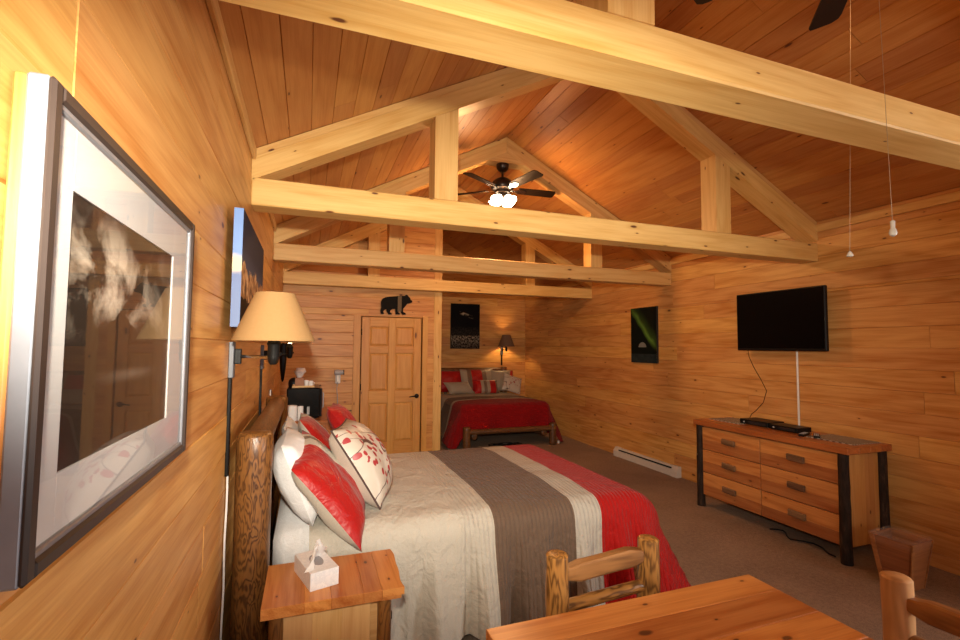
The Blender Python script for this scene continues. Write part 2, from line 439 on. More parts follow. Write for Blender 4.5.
# ceiling: two slopes of boards
mb = MB()
for sgn, x0 in ((1, XL), (-1, XR)):
    S_, ze = (SL, ZE) if sgn > 0 else (SR, ZER); nl = math.sqrt(1+S_*S_); SLOPE_L = abs(XM-x0)*nl
    acr = V((sgn, 0, S_)).normalized(); nrm = V((sgn*S_, 0, -1)).normalized()
    w = .12*nl; rows = []; t = -.045
    while t < SLOPE_L:
        rows.append((max(t, 0), min(t+w, SLOPE_L))); t += w
    plank_face(mb, (0, 1, 0), acr, (x0, 0, ze), nrm, rows, lambda t: (YF, YB), grv=.0025, gd=.006, seg=(2.5, 4.8))
for sgn, x0 in ((1, XL), (-1, XR)):
    S_, ze = (SL, ZE) if sgn > 0 else (SR, ZER)
    e0 = V((x0-sgn*.15, YF-.15, ze-.15*S_+.012)); e1 = V((XM, YF-.15, ZTOP+.012))
    mb.prism([e0, e1, e1+V((0, 0, .1)), e0+V((0, 0, .1))], (0, YB-YF+.3, 0))
mb.build('ceiling', PINE_C, smooth=False, kind='structure')
# eave strips
for i, (x0, x1) in enumerate(((XL, XL+.022), (XR-.022, XR))):
    mb = MB(); mb.box((x0, YF, 2.684), (x1, YB, (ZE+.004) if i == 0 else 2.75), 'y', .004); mb.build('trim_%d' % (i+1), PINE_B, kind='structure')

# bathroom partition
PY = 6.85; PX1 = 1.875; DX0, DX1, DZ = .705, 1.572, 2.015
mb = MB()
def plim(t):
    return (XL, 1.76) if t <= ZE else (XL+(t-ZE)/SL, 1.76)
for a, b, c, d in ((XL, DX0-.11, 0, DZ+.02), (DX1+.09, 1.76, 0, DZ+.02)):
    plank_face(mb, (1, 0, 0), (0, 0, 1), (0, PY, 0), (0, -1, 0), rows_z(c, d), lambda t, a=a, b=b: (a, b), grv=.004, gd=.006)
    mb.box((a, PY+.006, c), (b, PY+.11, d), bev=.0001)
plank_face(mb, (1, 0, 0), (0, 0, 1), (0, PY, 0), (0, -1, 0), rows_z(DZ+.02, 2.42)+rows_z(2.42, zr(1.76)-.01), plim, grv=.004, gd=.006)
mb.box((XL, PY+.006, DZ+.02), (1.76, PY+.11, 2.42), bev=.0001)
mb.prism([(XL, PY+.006, 2.42), (1.76, PY+.006, 2.42), (1.76, PY+.006, zr(1.76)), (XL, PY+.006, ZE)], (0, .1, 0))
mb.build('wall_partition', PINE_W, smooth=False, kind='structure')
mb = MB()
mb.box((1.76, PY+.11, 0), (1.86, YB, 2.42), 'y', .001)
plank_face(mb, (0, 1, 0), (0, 0, 1), (1.868, 0, 0), (1, 0, 0), rows_z(0, 2.42), lambda t: (PY+.11, YB), grv=.004, gd=.006)
mb.box((1.76, PY+.11, 2.42), (1.86, YB, zr(1.76)), 'y', .001)
mb.build('wall_alcove', PINE_W, smooth=False, kind='structure')
mb = MB(); mb.box((XL, PY+.11, 2.36), (1.76, YB, 2.42), 'y', .001); mb.build('ceiling_bathroom', PINE_C, smooth=False, kind='structure')
mb = MB(); mb.box((1.755, PY-.006, 0), (PX1, PY+.115, 2.41), 'z', .004); mb.box((1.755, PY-.006, 2.41), (PX1, PY+.115, zr(1.755)), 'z', .004)
mb.build('trim_3', PINE_B, kind='structure')
# door casing
mb = MB()
mb.box((DX0-.11, PY-.012, 0), (DX0-.012, PY+.1, DZ+.03), 'z'); mb.box((DX1+.012, PY-.012, 0), (DX1+.09, PY+.1, DZ+.03), 'z')
mb.box((DX0-.012, PY+.0, DZ+.008), (DX1+.012, PY+.1, DZ+.03), 'x')
mb.build('trim_4', PINE_D, kind='structure')
# six-panel door
door = bpy.data.objects.new('door_1', None); C.objects.link(door); door.location = ((DX0+DX1)/2, PY+.02, 0); BASE[door] = V(door.location); door['kind'] = 'structure'
mb = MB(); W = DX1-DX0; st = .115; mid = .10; y0, y1 = PY+.012, PY+.05
px = [DX0+.004, DX0+st, DX0+W/2-mid/2, DX0+W/2+mid/2, DX1-st, DX1-.004]
pz = [.02, .24, .79, .96, 1.50, 1.60, 1.88, DZ]
for a, b in ((0, 1), (2, 3), (4, 5)): mb.box((px[a], y0, pz[0]), (px[b], y1, pz[-1]), 'z', .004)
for a, b in ((0, 1), (2, 3), (4, 5), (6, 7)):
    for c, d in ((1, 2), (3, 4)): mb.box((px[c], y0+.0003, pz[a]), (px[d], y1, pz[b]), 'x', .004)
mb.build('door_frame', PINE_D, door)
for a, b in ((1, 2), (3, 4), (5, 6)):
    for c, d in ((1, 2), (3, 4)):
        mb = MB(); x0, x1, z0, z1 = px[c], px[d], pz[a], pz[b]
        mb.box((x0, y0+.02, z0), (x1, y1-.008, z1), 'z', .001)
        q = .022; rr = [[(x0+.004, y0+.0195, z0+.004), (x1-.004, y0+.0195, z0+.004), (x1-.004, y0+.0195, z1-.004), (x0+.004, y0+.0195, z1-.004)],
             [(x0+q+.012, y0+.005, z0+q+.012), (x1-q-.012, y0+.005, z0+q+.012), (x1-q-.012, y0+.005, z1-q-.012), (x0+q+.012, y0+.005, z1-q-.012)]]
        A = [mb.bm.verts.new(p) for p in rr[0]]; B = [mb.bm.verts.new(p) for p in rr[1]]
        mb.face(B)
        for k in range(4): mb.face([A[k], A[(k+1) % 4], B[(k+1) % 4], B[k]])
        mb.fin(A+B, None, None, 'z'); mb.build('door_panel', PINE_D, door, smooth=False, recalc=True)
mb = MB(); hx, hz = DX1-.06, .875
mb.lathe([(.033, 0), (.033, .006), (.02, .012), (.013, .014), (.013, .05)], (hx, y0, hz), 20, ax=(0, -1, 0))
mb.tube([(hx, y0-.045, hz), (hx-.03, y0-.05, hz+.003), (hx-.07, y0-.047, hz), (hx-.115, y0-.044, hz-.008)], [.012, .011, .009, .007], 10)
mb.build('door_handle', BLACKM, door)
for z in (.25, 1.02, 1.8):
    mb = MB(); mb.log((DX0+.002, y0-.004, z-.045), (DX0+.002, y0-.004, z+.045), .007, n=8, m=2, wob=0); mb.build('hinge', BLACKM, door)

# ------------------------------------------------------------------ roof trusses
ZB, ZT = 2.415, 2.578
def truss(y, label, zb=ZB, zt=ZT, posts=((.758, .918), (3.185, 3.345)), dy=.163, collar=True):
    t = thing('roof_truss', label, 'roof truss', (XM, y+dy/2, zb), 'roof trusses across the room')
    mb = MB(); mb.box((XL, y, zb), (XR, y+dy, zt), 'xz', .006); mb.build('tie_beam', PINE_B, t)
    for sg in (1, -1):
        mb = MB(); xw = XL if sg > 0 else XR
        S_, ze = (SL, ZE) if sg > 0 else (SR, ZER)
        al = V((sg, 0, S_)).normalized(); ac = V((-sg*S_, 0, 1)).normalized()
        for (d0, d1, ins) in ((.052, .185, 0), (0.004, .0495, .004)):
            P = [(xw, y+ins, ze-d1), (xw, y+ins, ze-d0), (XM-sg*.001, y+ins, ZTOP-d0), (XM-sg*.001, y+ins, ZTOP-d1)]
            mb.prism(P, (0, dy-2*ins, 0), lambda c: ((c-V((xw, 0, ze))).dot(al), (c-V((xw, 0, ze))).dot(ac)+c.y*.8, c.y))
        mb.build('rafter', PINE_B, t, smooth=False)
    for x0, x1 in posts:
        mb = MB(); zz = [zr(x0)-.186, zr(x1)-.186]
        mb.prism([(x0, y+.001, zt), (x1, y+.001, zt), (x1, y+.001, zz[1]), (x0, y+.001, zz[0])], (0, dy-.002, 0), None, None, 'z')
        mb.build('post', PINE_B, t, smooth=False)
    if collar:
        mb = MB(); zc = 3.705; h = (ZTOP-.186-zc)/SL
        mb.prism([(XM-h, y+.002, zc), (XM+h, y+.002, zc), (XM, y+.002, ZTOP-.186)], (0, dy-.004, 0)); mb.build('collar', PINE_B, t, smooth=False)
    return t
truss(1.065, 'nearest pine roof truss, its thick tie beam crossing the top of the photo', zt=2.535)
truss(2.987, 'second pine roof truss from the camera, two posts standing on its pale tie beam')
truss(4.858, 'third pine roof truss from the camera, carrying the lit ceiling fan at its peak')
truss(6.679, 'farthest pine roof truss, just in front of the bathroom partition')

# ------------------------------------------------------------------ baseboard heater
hb = thing('baseboard_heater', 'long white electric baseboard heater low on the right wall beyond the dresser', 'heater', (XR-.04, 5.4, 0))
HY0, HY1 = 4.74, 6.03
mb = MB()
prof = [(XR-.001, .03), (XR-.07, .03), (XR-.07, .045), (XR-.066, .05), (XR-.066, .105), (XR-.045, .12), (XR-.045, .135), (XR-.03, .155), (XR-.001, .155)]
mb.prism([(x, HY0+.03, z-.028) for x, z in prof], (0, HY1-HY0-.06, 0)); mb.build('heater_body', HEATM, hb, smooth=False)
for y in (HY0, HY1-.1):
    mb = MB(); mb.prism([(XR-.0005, y, .0), (XR-.073, y, .0), (XR-.073, y, .084), (XR-.034, y, .132), (XR-.0005, y, .132)], (0, .1, 0)); mb.build('end_cap', HEATM, hb, smooth=False)
mb = MB(); mb.box((XR-.058, HY0+.1, .090), (XR-.044, HY1-.1, .106), bev=.001); mb.build('grille_slot', BLACK, hb)

# ------------------------------------------------------------------ ceiling fans
def glass_mat(name, col, es):
    return plain(name, (.85, .8, .7), .3, emis=col, estr=es)
SHADE_LIT = glass_mat('lit_opal_glass', (1, .82, .55), 14.0)
def fan(ax, zc, zblade, ang0, label, lit, chains):
    x, y = ax
    f = thing('ceiling_fan', label, 'ceiling fan', (x, y, zc), 'dark ceiling fans hung under the ridge')
    mb = MB(); mb.lathe([(.02, -.085), (.04, -.08), (.065, -.055), (.075, -.02), (.075, 0)], (x, y, zc), 24); mb.build('canopy', BRONZE, f)
    mb = MB(); mb.log((x, y, zblade+.1), (x, y, zc-.07), .014, n=10, m=2, wob=0); mb.build('downrod', BRONZE, f)
    mb = MB(); mb.lathe([(.05, -.07), (.085, -.06), (.09, -.03), (.125, -.02), (.14, .01), (.135, .045), (.1, .085), (.05, .115), (.02, .12)], (x, y, zblade), 28); mb.build('motor_housing', BRONZE, f)
    for k in range(5):
        a = R(ang0+72*k); Mx = M.Translation((x, y, zblade-.015)) @ M.Rotation(a, 4, 'Z') @ M.Rotation(R(-13), 4, 'X')
        mb = MB(); o = [(.19, -.052), (.23, -.06), (.60, -.072), (.632, -.066), (.65, -.04), (.645, .055), (.625, .066), (.23, .058), (.19, .05)]
        vs = mb.prism([(p, q, -.004) for p, q in o], (0, 0, .008))
        for v in vs: v.co = Mx @ v.co
        bl = mb.build('fan_blade', DARKW, f, smooth=False)
        mb = MB(); vs = mb.prism([(.1, -.02, -.012), (.16, -.018, -.012), (.2, -.045, -.012), (.27, -.03, -.012), (.29, 0, -.012), (.27, .03, -.012), (.2, .045, -.012), (.16, .018, -.012), (.1, .02, -.012)], (0, 0, .007))
        for v in vs: v.co = Mx @ v.co
        mb.build('blade_iron', CHROME if lit else BRONZE, bl, smooth=False)
    mb = MB(); mb.lathe([(.02, -.135), (.05, -.125), (.062, -.1), (.06, -.07), (.05, -.065)], (x, y, zblade), 20); mb.build('light_fitter', BRONZE, f)
    for k in range(4):
        a = R(35+90*k); d = V((math.cos(a), math.sin(a), -.95)).normalized(); c0 = V((x, y, zblade-.105))+V((math.cos(a), math.sin(a), 0))*.05
        mb = MB(); mb.lathe([(.022, 0), (.03, .012), (.045, .04), (.056, .07), (.068, .1), (.072, .105), (.064, .1), (.04, .04), (.02, .01)], c0, 18, cap=False, ax=d)
        mb.build('light_shade', SHADE_LIT if lit else plain('opal_glass', (.8, .78, .72), .3), f)
    for (cx_, cy_, zt_, zbm, big) in chains:
        tp = ray_at(zt_, 0, 1, cy_); sl = (tp-V((cx_, cy_, zbm)))/(tp.z-zbm); q = V((cx_, cy_, zbm))+sl*(zblade-.16-zbm)
        mb = MB(); mb.tube([(x+(cx_-x)*.3, y+(cy_-y)*.3, zblade-.09), q, (cx_, cy_, zbm+.02)], .0008, 6)
        ch = mb.build('pull_chain', plain('chain_brass', (.5, .42, .3), .4, .5), f)
        mb = MB()
        if big: mb.lathe([(.003, .04), (.007, .036), (.006, .014), (.009, .008), (.0115, -.003), (.009, -.011), (.003, -.015)], (cx_, cy_, zbm), 14)
        else: mb.lathe([(.002, .02), (.006, .016), (.012, .003), (.012, -.001), (.004, -.004)], (cx_, cy_, zbm), 12)
        mb.build('pull_knob', plain('knob_ivory', (.45, .42, .36), .5), ch)
    return f
fan((2.055, 4.94), 3.705, 3.43, -4, 'lit dark bladed ceiling fan with glowing shades below the third roof truss', True, [])
c1 = ray_at(893, 232, 1, 1.0); c2 = ray_at(850, 256, 1, 1.3)
fan((2.03, 1.146), 3.705, 3.30, 47, 'near ceiling fan, its blade tips and two long pull chains at the top right', False,
    [(c1.x, 1.0, 879, c1.z, True), (c2.x, 1.3, 850.5, c2.z, False)])

# ------------------------------------------------------------------ big framed picture (near, left wall)
FY0, FY1, FZ0, FZ1 = .69, 1.437, 1.322, 1.922
fp = thing('framed_picture', 'large framed photograph with white mat, nearest the camera on the left wall', 'picture', (XL, (FY0+FY1)/2, FZ0))
FRB = plain('frame_dark_brown', (.035, .024, .02), .4, Specular_IOR_Level=.2)
FRS = plain('frame_silver_side', (.20, .215, .25), .4, .2)
FRG = plain('frame_grey_inner', (.20, .20, .22), .35, .4)
fx0, fx1 = XL+.002, XL+.042
def ring(mb, y0, y1, z0, z1, w, xa, xb, bev=.003):
    mb.box((xa, y0, z0), (xb, y0+w, z1), 'z', bev); mb.box((xa, y1-w, z0), (xb, y1, z1), 'z', bev)
    mb.box((xa, y0+w, z0), (xb, y1-w, z0+w), 'y', bev); mb.box((xa, y0+w, z1-w), (xb, y1-w, z1), 'y', bev)
mb = MB(); ring(mb, FY0, FY1, FZ0, FZ1, .012, fx0+.013, fx1-.004); mb.build('outer_frame', FRS, fp)
mb = MB(); ring(mb, FY0+.001, FY1-.001, FZ0+.001, FZ1-.001, .02, fx0, fx0+.0125); k_ = mb.build('backing_frame', PINE_F, fp); k_['label'] = 'orange wood rear of the frame'
mb = MB(); ring(mb, FY0+.0005, FY1-.0005, FZ0+.0005, FZ1-.0005, .022, fx1-.008, fx1+.002, .004); mb.build('frame_lip', FRB, fp)
mb = MB(); ring(mb, FY0+.018, FY1-.018, FZ0+.018, FZ1-.018, .012, fx0+.024, fx1-.003, .002); mb.build('inner_lip', FRG, fp)
t = NT('mat_board'); t.bsdf(Base_Color=(.47, .465, .46), Roughness=.8); MATB = t.m
ay0, ay1, az0, az1 = FY0+.09, FY1-.15, FZ0+.108, FZ1-.115
mb = MB()
for a, b, c, d in ((FY0+.026, ay0, FZ0+.026, FZ1-.026), (ay1, FY1-.026, FZ0+.026, FZ1-.026), (ay0, ay1, FZ0+.026, az0), (ay0, ay1, az1, FZ1-.026)): mb.box((fx0+.026, a, c), (fx0+.030, b, d), 'y', .0005)
mb.build('mat_board', MATB, fp, smooth=False)
t = NT('art_storm_clouds')
gv = (t.attr('gc'), 1); sp = t.n('ShaderNodeSeparateXYZ', {0: gv})
cl = t.noise(t.vmul(gv, (4.2, 3.6, 1)), 1.0, 6.0, .6, .4)
band = t.ramp((sp, 1), [(.45, (0, 0, 0)), (.62, (.9, .9, .9)), (.8, (1, 1, 1)), (.97, (.15, .15, .15))])
hor = t.ramp((sp, 0), [(.0, (.6, .6, .6)), (.35, (1, 1, 1)), (.75, (.5, .5, .5)), (1, (.1, .1, .1))])
c_ = t.math('MULTIPLY', t.math('MULTIPLY', t.ramp(cl, [(.46, (0, 0, 0)), (.62, (1, 1, 1))]), band), hor)
# mountain silhouette
mnt = t.math('ADD', t.math('MULTIPLY', t.math('ABSOLUTE', t.math('SUBTRACT', (sp, 0), .42)), -.55), .60)
mnt = t.math('ADD', mnt, t.math('MULTIPLY_ADD', (t.noise(t.vmul(gv, (9, 0, 0)), 1.0, 4.0), 0), .12, -.06))
sky = t.math('GREATER_THAN', (sp, 1), mnt)
c_ = t.math('MULTIPLY', c_, sky)
glow = t.math('MULTIPLY', t.ramp((sp, 1), [(.27, (0, 0, 0)), (.31, (.35, .35, .35)), (.345, (0, 0, 0))]), t.ramp((sp, 0), [(.2, (0, 0, 0)), (.55, (1, 1, 1)), (.85, (0, 0, 0))]))
c_ = t.math('ADD', c_, t.math('MULTIPLY', glow, .5))
col = t.mix(c_, (.010, .007, .005), (.55, .47, .37))
t.bsdf(Base_Color=col, Roughness=.5)
mb = MB(); xx = fx0+.0265; mb.quad([(xx, ay0-.003, az0-.003), (xx, ay1+.003, az0-.003), (xx, ay1+.003, az1+.003), (xx, ay0-.003, az1+.003)])
mb.build('print', t.m, fp, smooth=False)
t = NT('picture_glass')
gl = t.n('ShaderNodeBsdfGlossy', {'Color': (1, 1, 1, 1), 'Roughness': .02}); tr = t.n('ShaderNodeBsdfTransparent')
lw = t.n('ShaderNodeLayerWeight', {'Blend': .5}); fr = t.math('MULTIPLY_ADD', t.math('POWER', (lw, 1), 5.0), .9, .04)
mx = t.n('ShaderNodeMixShader', {0: fr, 1: tr, 2: gl}); t.t.links.new(mx.outputs[0], t.out.inputs[0]); GLASS = t.m
mb = MB(); mb.quad([(fx0+.034, FY0+.024, FZ0+.024), (fx0+.034, FY1-.024, FZ0+.024), (fx0+.034, FY1-.024, FZ1-.024), (fx0+.034, FY0+.024, FZ1-.024)]); mb.build('glass', GLASS, fp, smooth=False)

# ------------------------------------------------------------------ canvases
def canvas(name, label, corner, u, v, n, w, h, dep, face, edge):
    """corner = lower left of the front, u right, v up, n out of the wall"""
    corner, u, v, n = V(corner), V(u), V(v), V(n)
    o = thing(name, label, 'picture', corner+u*w/2-n*dep)
    mb = MB(); q = .0006
    P = [corner, corner+u*w, corner+u*w+v*h, corner+v*h]
    B = [p-n*dep for p in P]
    for k in range(4):
        a, b = P[k], P[(k+1) % 4]; c, d = B[(k+1) % 4], B[k]
        vs = [mb.bm.verts.new(x) for x in (a, b, c, d)]; mb.face(vs)
        for x in vs: x[mb.gc] = V(((x.co-corner).dot(u)/w, (x.co-corner).dot(v)/h, (x.co-corner).dot(n))); x[mb.rd] = .5
    vs = [mb.bm.verts.new(x) for x in B]; mb.face(vs)
    mb.build('canvas_edge', edge, o, smooth=False)
    mb = MB(); mb.quad([p+n*q for p in P]); mb.build('canvas_front', face, o, smooth=False)
    return o
# mountain at sunset
t = NT('art_mountain'); gv = (t.attr('gc'), 1); sp = t.n('ShaderNodeSeparateXYZ', {0: gv})
ns = t.noise(t.vmul(gv, (6, 2.0, 1)), 1.0, 6.0, .6)
h1 = t.math('MULTIPLY_ADD', (ns, 0), .75, .16); h0 = t.math('MULTIPLY_ADD', (t.noise(t.vmul(gv, (3, 1.5, 1)), 1.0, 3.0), 0), .3, .12)
sky = t.ramp((sp, 1), [(.4, (.10, .11, .16)), (.7, (.035, .04, .06)), (1, (.02, .025, .045))])
rock = t.ramp(t.noise(t.vmul(gv, (16, 10, 1)), 1.0, 5.0), [(.35, (.09, .05, .035)), (.5, (.42, .21, .08)), (.68, (.75, .5, .26))])
c_ = t.mix(t.math('GREATER_THAN', (sp, 1), h1), (rock, 0), (sky, 0))
c_ = t.mix(t.math('LESS_THAN', (sp, 1), h0), c_, (.02, .012, .01))
t.bsdf(Base_Color=c_, Roughness=.6, Specular_IOR_Level=.08); ART1 = t.m
t = NT('art_mountain_wrap'); sp = t.n('ShaderNodeSeparateXYZ', {0: (t.attr('gc'), 1)})
t.bsdf(Base_Color=t.ramp(t.math('ADD', (sp, 1), t.math('MULTIPLY_ADD', (t.noise((t.attr('gc'), 1), 9.0, 3.0), 0), .1, -.05)), [(.0, (.06, .11, .26)), (.44, (.06, .10, .24)), (.47, (.5, .38, .26)), (.56, (.55, .42, .28)), (.60, (.10, .19, .42)), (1, (.10, .19, .42))]), Roughness=.5)
yN = 2.2; p0 = aty(245, 206, yN); p1 = aty(241, 322, yN); zc0, zc1 = p1.z-.02, p0.z-.01
canvas('canvas_print', 'canvas print of a sunlit mountain with blue edge, above the bedside lamp', (XL+.064, 2.2, zc0), (0, 1, 0), (0, 0, 1), (1, 0, 0), .95, zc1-zc0, .036, ART1, t.m)
cv = [o for o in bpy.data.objects if o.name == 'canvas_print'][0]; mb = MB(); mb.box((XL, 2.5, zc0+.05), (XL+.028, 3.09, zc0+.1), 'y', .002); mb.build('stretcher_bar', PINE_P, cv); mb = MB(); mb.box((XL, 2.5, zc1-.1), (XL+.028, 3.09, zc1-.05), 'y', .002); mb.build('stretcher_bar', PINE_P, cv)
# northern lights
t = NT('art_northern_lights'); gv = (t.attr('gc'), 1); sp = t.n('ShaderNodeSeparateXYZ', {0: gv})
# v runs up, u runs towards the camera; curtain from upper left to lower right
ln = t.math('ADD', t.math('SUBTRACT', (sp, 1), t.math('MULTIPLY_ADD', (sp, 0), -.78, 1.02)), t.math('MULTIPLY_ADD', (t.noise(t.vmul(gv, (3, 3, 1)), 1.0, 2.0), 0), .16, -.08))
g1 = t.ramp(t.math('MULTIPLY_ADD', ln, 1.0, .5), [(.38, (0, 0, 0)), (.485, (.85, .85, .85)), (.51, (1, 1, 1)), (.6, (.25, .25, .25)), (.78, (0, 0, 0))])
msk = t.ramp((sp, 1), [(.22, (0, 0, 0)), (.4, (1, 1, 1)), (.85, (.7, .7, .7)), (1, (.3, .3, .3))])
f_ = t.math('MULTIPLY', g1, msk)
c_ = t.mix(f_, (.004, .007, .006), (.10, .22, .035))
dx = t.math('MULTIPLY', t.math('SUBTRACT', (sp, 0), .46), .53); dz = t.math('MULTIPLY', t.math('SUBTRACT', (sp, 1), .26), .77)
rd = t.math('SQRT', t.math('ADD', t.math('MULTIPLY', dx, dx), t.math('MULTIPLY', dz, dz)))
dome = t.math('MULTIPLY', t.math('LESS_THAN', rd, .085), t.math('GREATER_THAN', dz, .015))
c_ = t.mix(dome, c_, (.16, .17, .16))
fg = t.math('MULTIPLY', t.math('LESS_THAN', (sp, 1), .16), (t.noise(t.vmul(gv, (5, 12, 1)), 1.0, 4.0), 0))
c_ = t.mix(fg, c_, (.03, .045, .05)); t.bsdf(Base_Color=c_, Roughness=.5, Specular_IOR_Level=.08)
EDGEB = plain('canvas_black_edge', (.01, .011, .012), .6)
canvas('canvas_print', 'tall dark canvas print of green northern lights on the right wall', (XR-.032, 5.645, 1.40), (0, -1, 0), (0, 0, 1), (-1, 0, 0), .53, .767, .032, t.m, EDGEB)
# black night picture in the alcove
t = NT('art_night'); gv = (t.attr('gc'), 1); sp = t.n('ShaderNodeSeparateXYZ', {0: gv})
n1 = t.noise(t.vmul(gv, (22, 26, 1)), 1.0, 5.0, .75)
low = t.ramp((sp, 1), [(.0, (.25, .25, .25)), (.1, (.5, .5, .5)), (.24, (1, 1, 1)), (.275, (1, 1, 1)), (.30, (.12, .12, .12)), (.45, (.06, .06, .06)), (.5, (0, 0, 0))])
f1 = t.math('MULTIPLY', t.ramp(n1, [(.45, (0, 0, 0)), (.62, (1, 1, 1))]), low)
n2 = t.noise(t.vmul(gv, (7, 16, 1)), 1.0, 3.0); dx = t.math('SUBTRACT', (sp, 0), .53)
sw = t.math('ABSOLUTE', t.math('ADD', t.math('SUBTRACT', (sp, 1), .75), t.math('MULTIPLY', dx, .22)))
f2 = t.math('MULTIPLY', t.math('MULTIPLY', t.ramp(sw, [(.01, (1, 1, 1)), (.045, (0, 0, 0))]), t.ramp(t.math('ABSOLUTE', dx), [(.1, (1, 1, 1)), (.25, (0, 0, 0))])), t.ramp(n2, [(.42, (0, 0, 0)), (.58, (1, 1, 1))]))
t.bsdf(Base_Color=t.mix(t.math('ADD', f1, f2, clamp=True), (.004, .004, .005), (.42, .35, .25)), Roughness=.5, Specular_IOR_Level=.06)
canvas('canvas_print', 'black canvas print with pale speckled lower part, above the far bed', (2.715, YB-.0345, 1.56), (1, 0, 0), (0, 0, 1), (0, -1, 0), .625, .925, .033, t.m, EDGEB)

# ------------------------------------------------------------------ bear cut-out above the door
mb = MB()
pb = [(322, 165), (330, 138), (328, 92), (338, 72), (362, 58), (400, 52), (440, 50), (480, 46), (520, 47), (528, 38), (538, 38), (545, 48), (560, 62), (566, 80), (578, 84), (578, 98), (560, 107), (538, 110), (522, 132), (505, 150), (505, 175), (524, 184), (527, 197), (500, 199), (488, 180), (476, 160), (466, 160), (468, 180), (478, 186), (478, 196), (445, 196), (442, 152), (420, 152), (405, 160), (400, 178), (414, 186), (415, 197), (386, 195), (374, 172), (370, 152), (355, 160), (345, 172), (352, 184), (350, 193), (326, 190)]
P2 = [aty(340+x/8, 290+y/8, PY-.02) for x, y in pb]
bear = thing('bear_cutout', 'black wooden bear silhouette on the wall above the door', 'wall ornament', (1.18, PY-.008, 2.06))
mb.prism([(p.x, PY-.022, p.z) for p in P2], (0, .014, 0)); mb.build('bear_body', plain('black_paint', (.008, .007, .006), .7, Specular_IOR_Level=.1), bear, smooth=False)
mb = MB(); q0 = aty(340+463/8, 290+49/8, PY-.02); q1 = aty(340+494/8, 290+47/8, PY-.02); q2 = aty(340+490/8, 290+190/8, PY-.02)
mb.box((q0.x, PY-.0245, q2.z+.03), (q1.x, PY-.0221, q0.z), 'z', .0005); s_ = mb.build('scarf_band', plain('tan_band', (.13, .085, .04), .7), bear); s_['label'] = 'tan band around the body'

# ------------------------------------------------------------------ TV and its leads
TV = thing('television', 'flat black television mounted on the right wall above the dresser', 'television', (4.28, 3.31, 1.585))
mb = MB(); mb.box((4.262, 2.85, 1.587), (4.30, 3.765, 2.172), bev=.006); mb.build('casing', BLACK, TV)
mb = MB(); mb.box((4.2605, 2.862, 1.61), (4.264, 3.753, 2.16), bev=.0005); mb.build('screen', plain('tv_screen', (.002, .002, .0025), .2, Specular_IOR_Level=.08), TV)
mb = MB(); mb.box((4.30, 3.1, 1.7), (4.335, 3.5, 2.05), bev=.004); mb.build('rear_housing', BLACK, TV)
mb = MB(); mb.box((4.335, 3.2, 1.78), (XR-.003, 3.4, 1.98), bev=.003); mb.build('wall_bracket', BLACKM, TV)
mb = MB(); mb.box((XR-.014, 3.203, .80), (XR-.001, 3.221, 1.60), 'z', .004)
single('cable_cover', mb, WHITE, 'white cable cover strip running from television down to dresser', 'cable cover', (XR-.008, 3.21, .86))
mb = MB(); pts = [(4.33, 3.70, 1.62), (4.35, 3.70, 1.52), (4.36, 3.66, 1.42), (4.36, 3.57, 1.28), (4.365, 3.52, 1.18), (4.365, 3.56, 1.06), (4.36, 3.64, .97), (4.33, 3.67, .93), (4.22, 3.6, .905), (4.18, 3.56, .90)]
mb.tube(pts, .0035, 6); single('tv_cable', mb, BLACK, 'thin black cable hanging in a bend from television to dresser top', 'cable', (4.36, 3.6, .86))

# ------------------------------------------------------------------ dresser
dr = thing('dresser', 'six drawer rustic pine dresser with dark bark posts under the television', 'dresser', (4.09, 3.165, 0))
X0, X1, Y0, Y1, ZD = 3.835, 4.28, 2.47, 3.85, .868
mb = MB()
for k in range(4): mb.box((3.79+.128*k, 2.405, ZD-.05), (3.79+.128*(k+1), 3.91, ZD), 'y', .004)
mb.build('dresser_top', DRES_T, dr)
mb = MB(); mb.box((X0+.012, Y0+.02, .115), (X1, Y1-.02, ZD-.05), 'z', .002); mb.build('carcass', DRES_S, dr)
for y in (Y0, Y1-.022):
    mb = MB()
    for k in range(4): mb.box((X0+.03+k*.106, y, .11), (X0+.03+(k+1)*.106, y+.022, ZD-.052), 'z', .001)
    mb.build('side_panel', PINE_S, dr)
ym = 3.165
for (a, b) in ((Y0+.03, ym-.005), (ym+.005, Y1-.03)):
    for k in range(3):
        z0 = .125+k*.228; z1 = z0+.22
        mb = MB(); zm = z0+rng.uniform(.08, .13)
        mb.box((X0-.012, a, z0), (X0+.012, b, zm), 'yz', .002, rng.uniform(0, .35)); mb.box((X0-.012, a, zm), (X0+.012, b, z1), 'yz', .002, rng.uniform(.65, 1))
        d = mb.build('drawer', DRES_S, dr)
        yc = (a+b)/2; zc = (z0+z1)/2+.01
        mb = MB(); vs = mb.box((X0-.038, yc-.075, zc-.026), (X0-.012, yc+.075, zc+.026), 'y', .006)
        for v in vs: v.co.z += .006*math.sin((v.co.y-yc)*40)
        mb.build('handle', HANDW, d)
for (x, y) in ((X0-.005, Y0-.005), (X0-.005, Y1+.005), (X1-.01, Y0-.005), (X1-.01, Y1+.005)):
    mb = MB(); mb.log((x, y, 0), (x, y, ZD-.05), .040, .035, 14, 10, .06, .08); mb.build('post', BARK, dr)
mb = MB(); vs = mb.lathe([(.008, 0), (.008, .006), (.003, .01)], (X0-.052, Y1+.005, .52), 10, ax=(-1, 0, 0)); mb.build('round_stud', CHROME, dr)
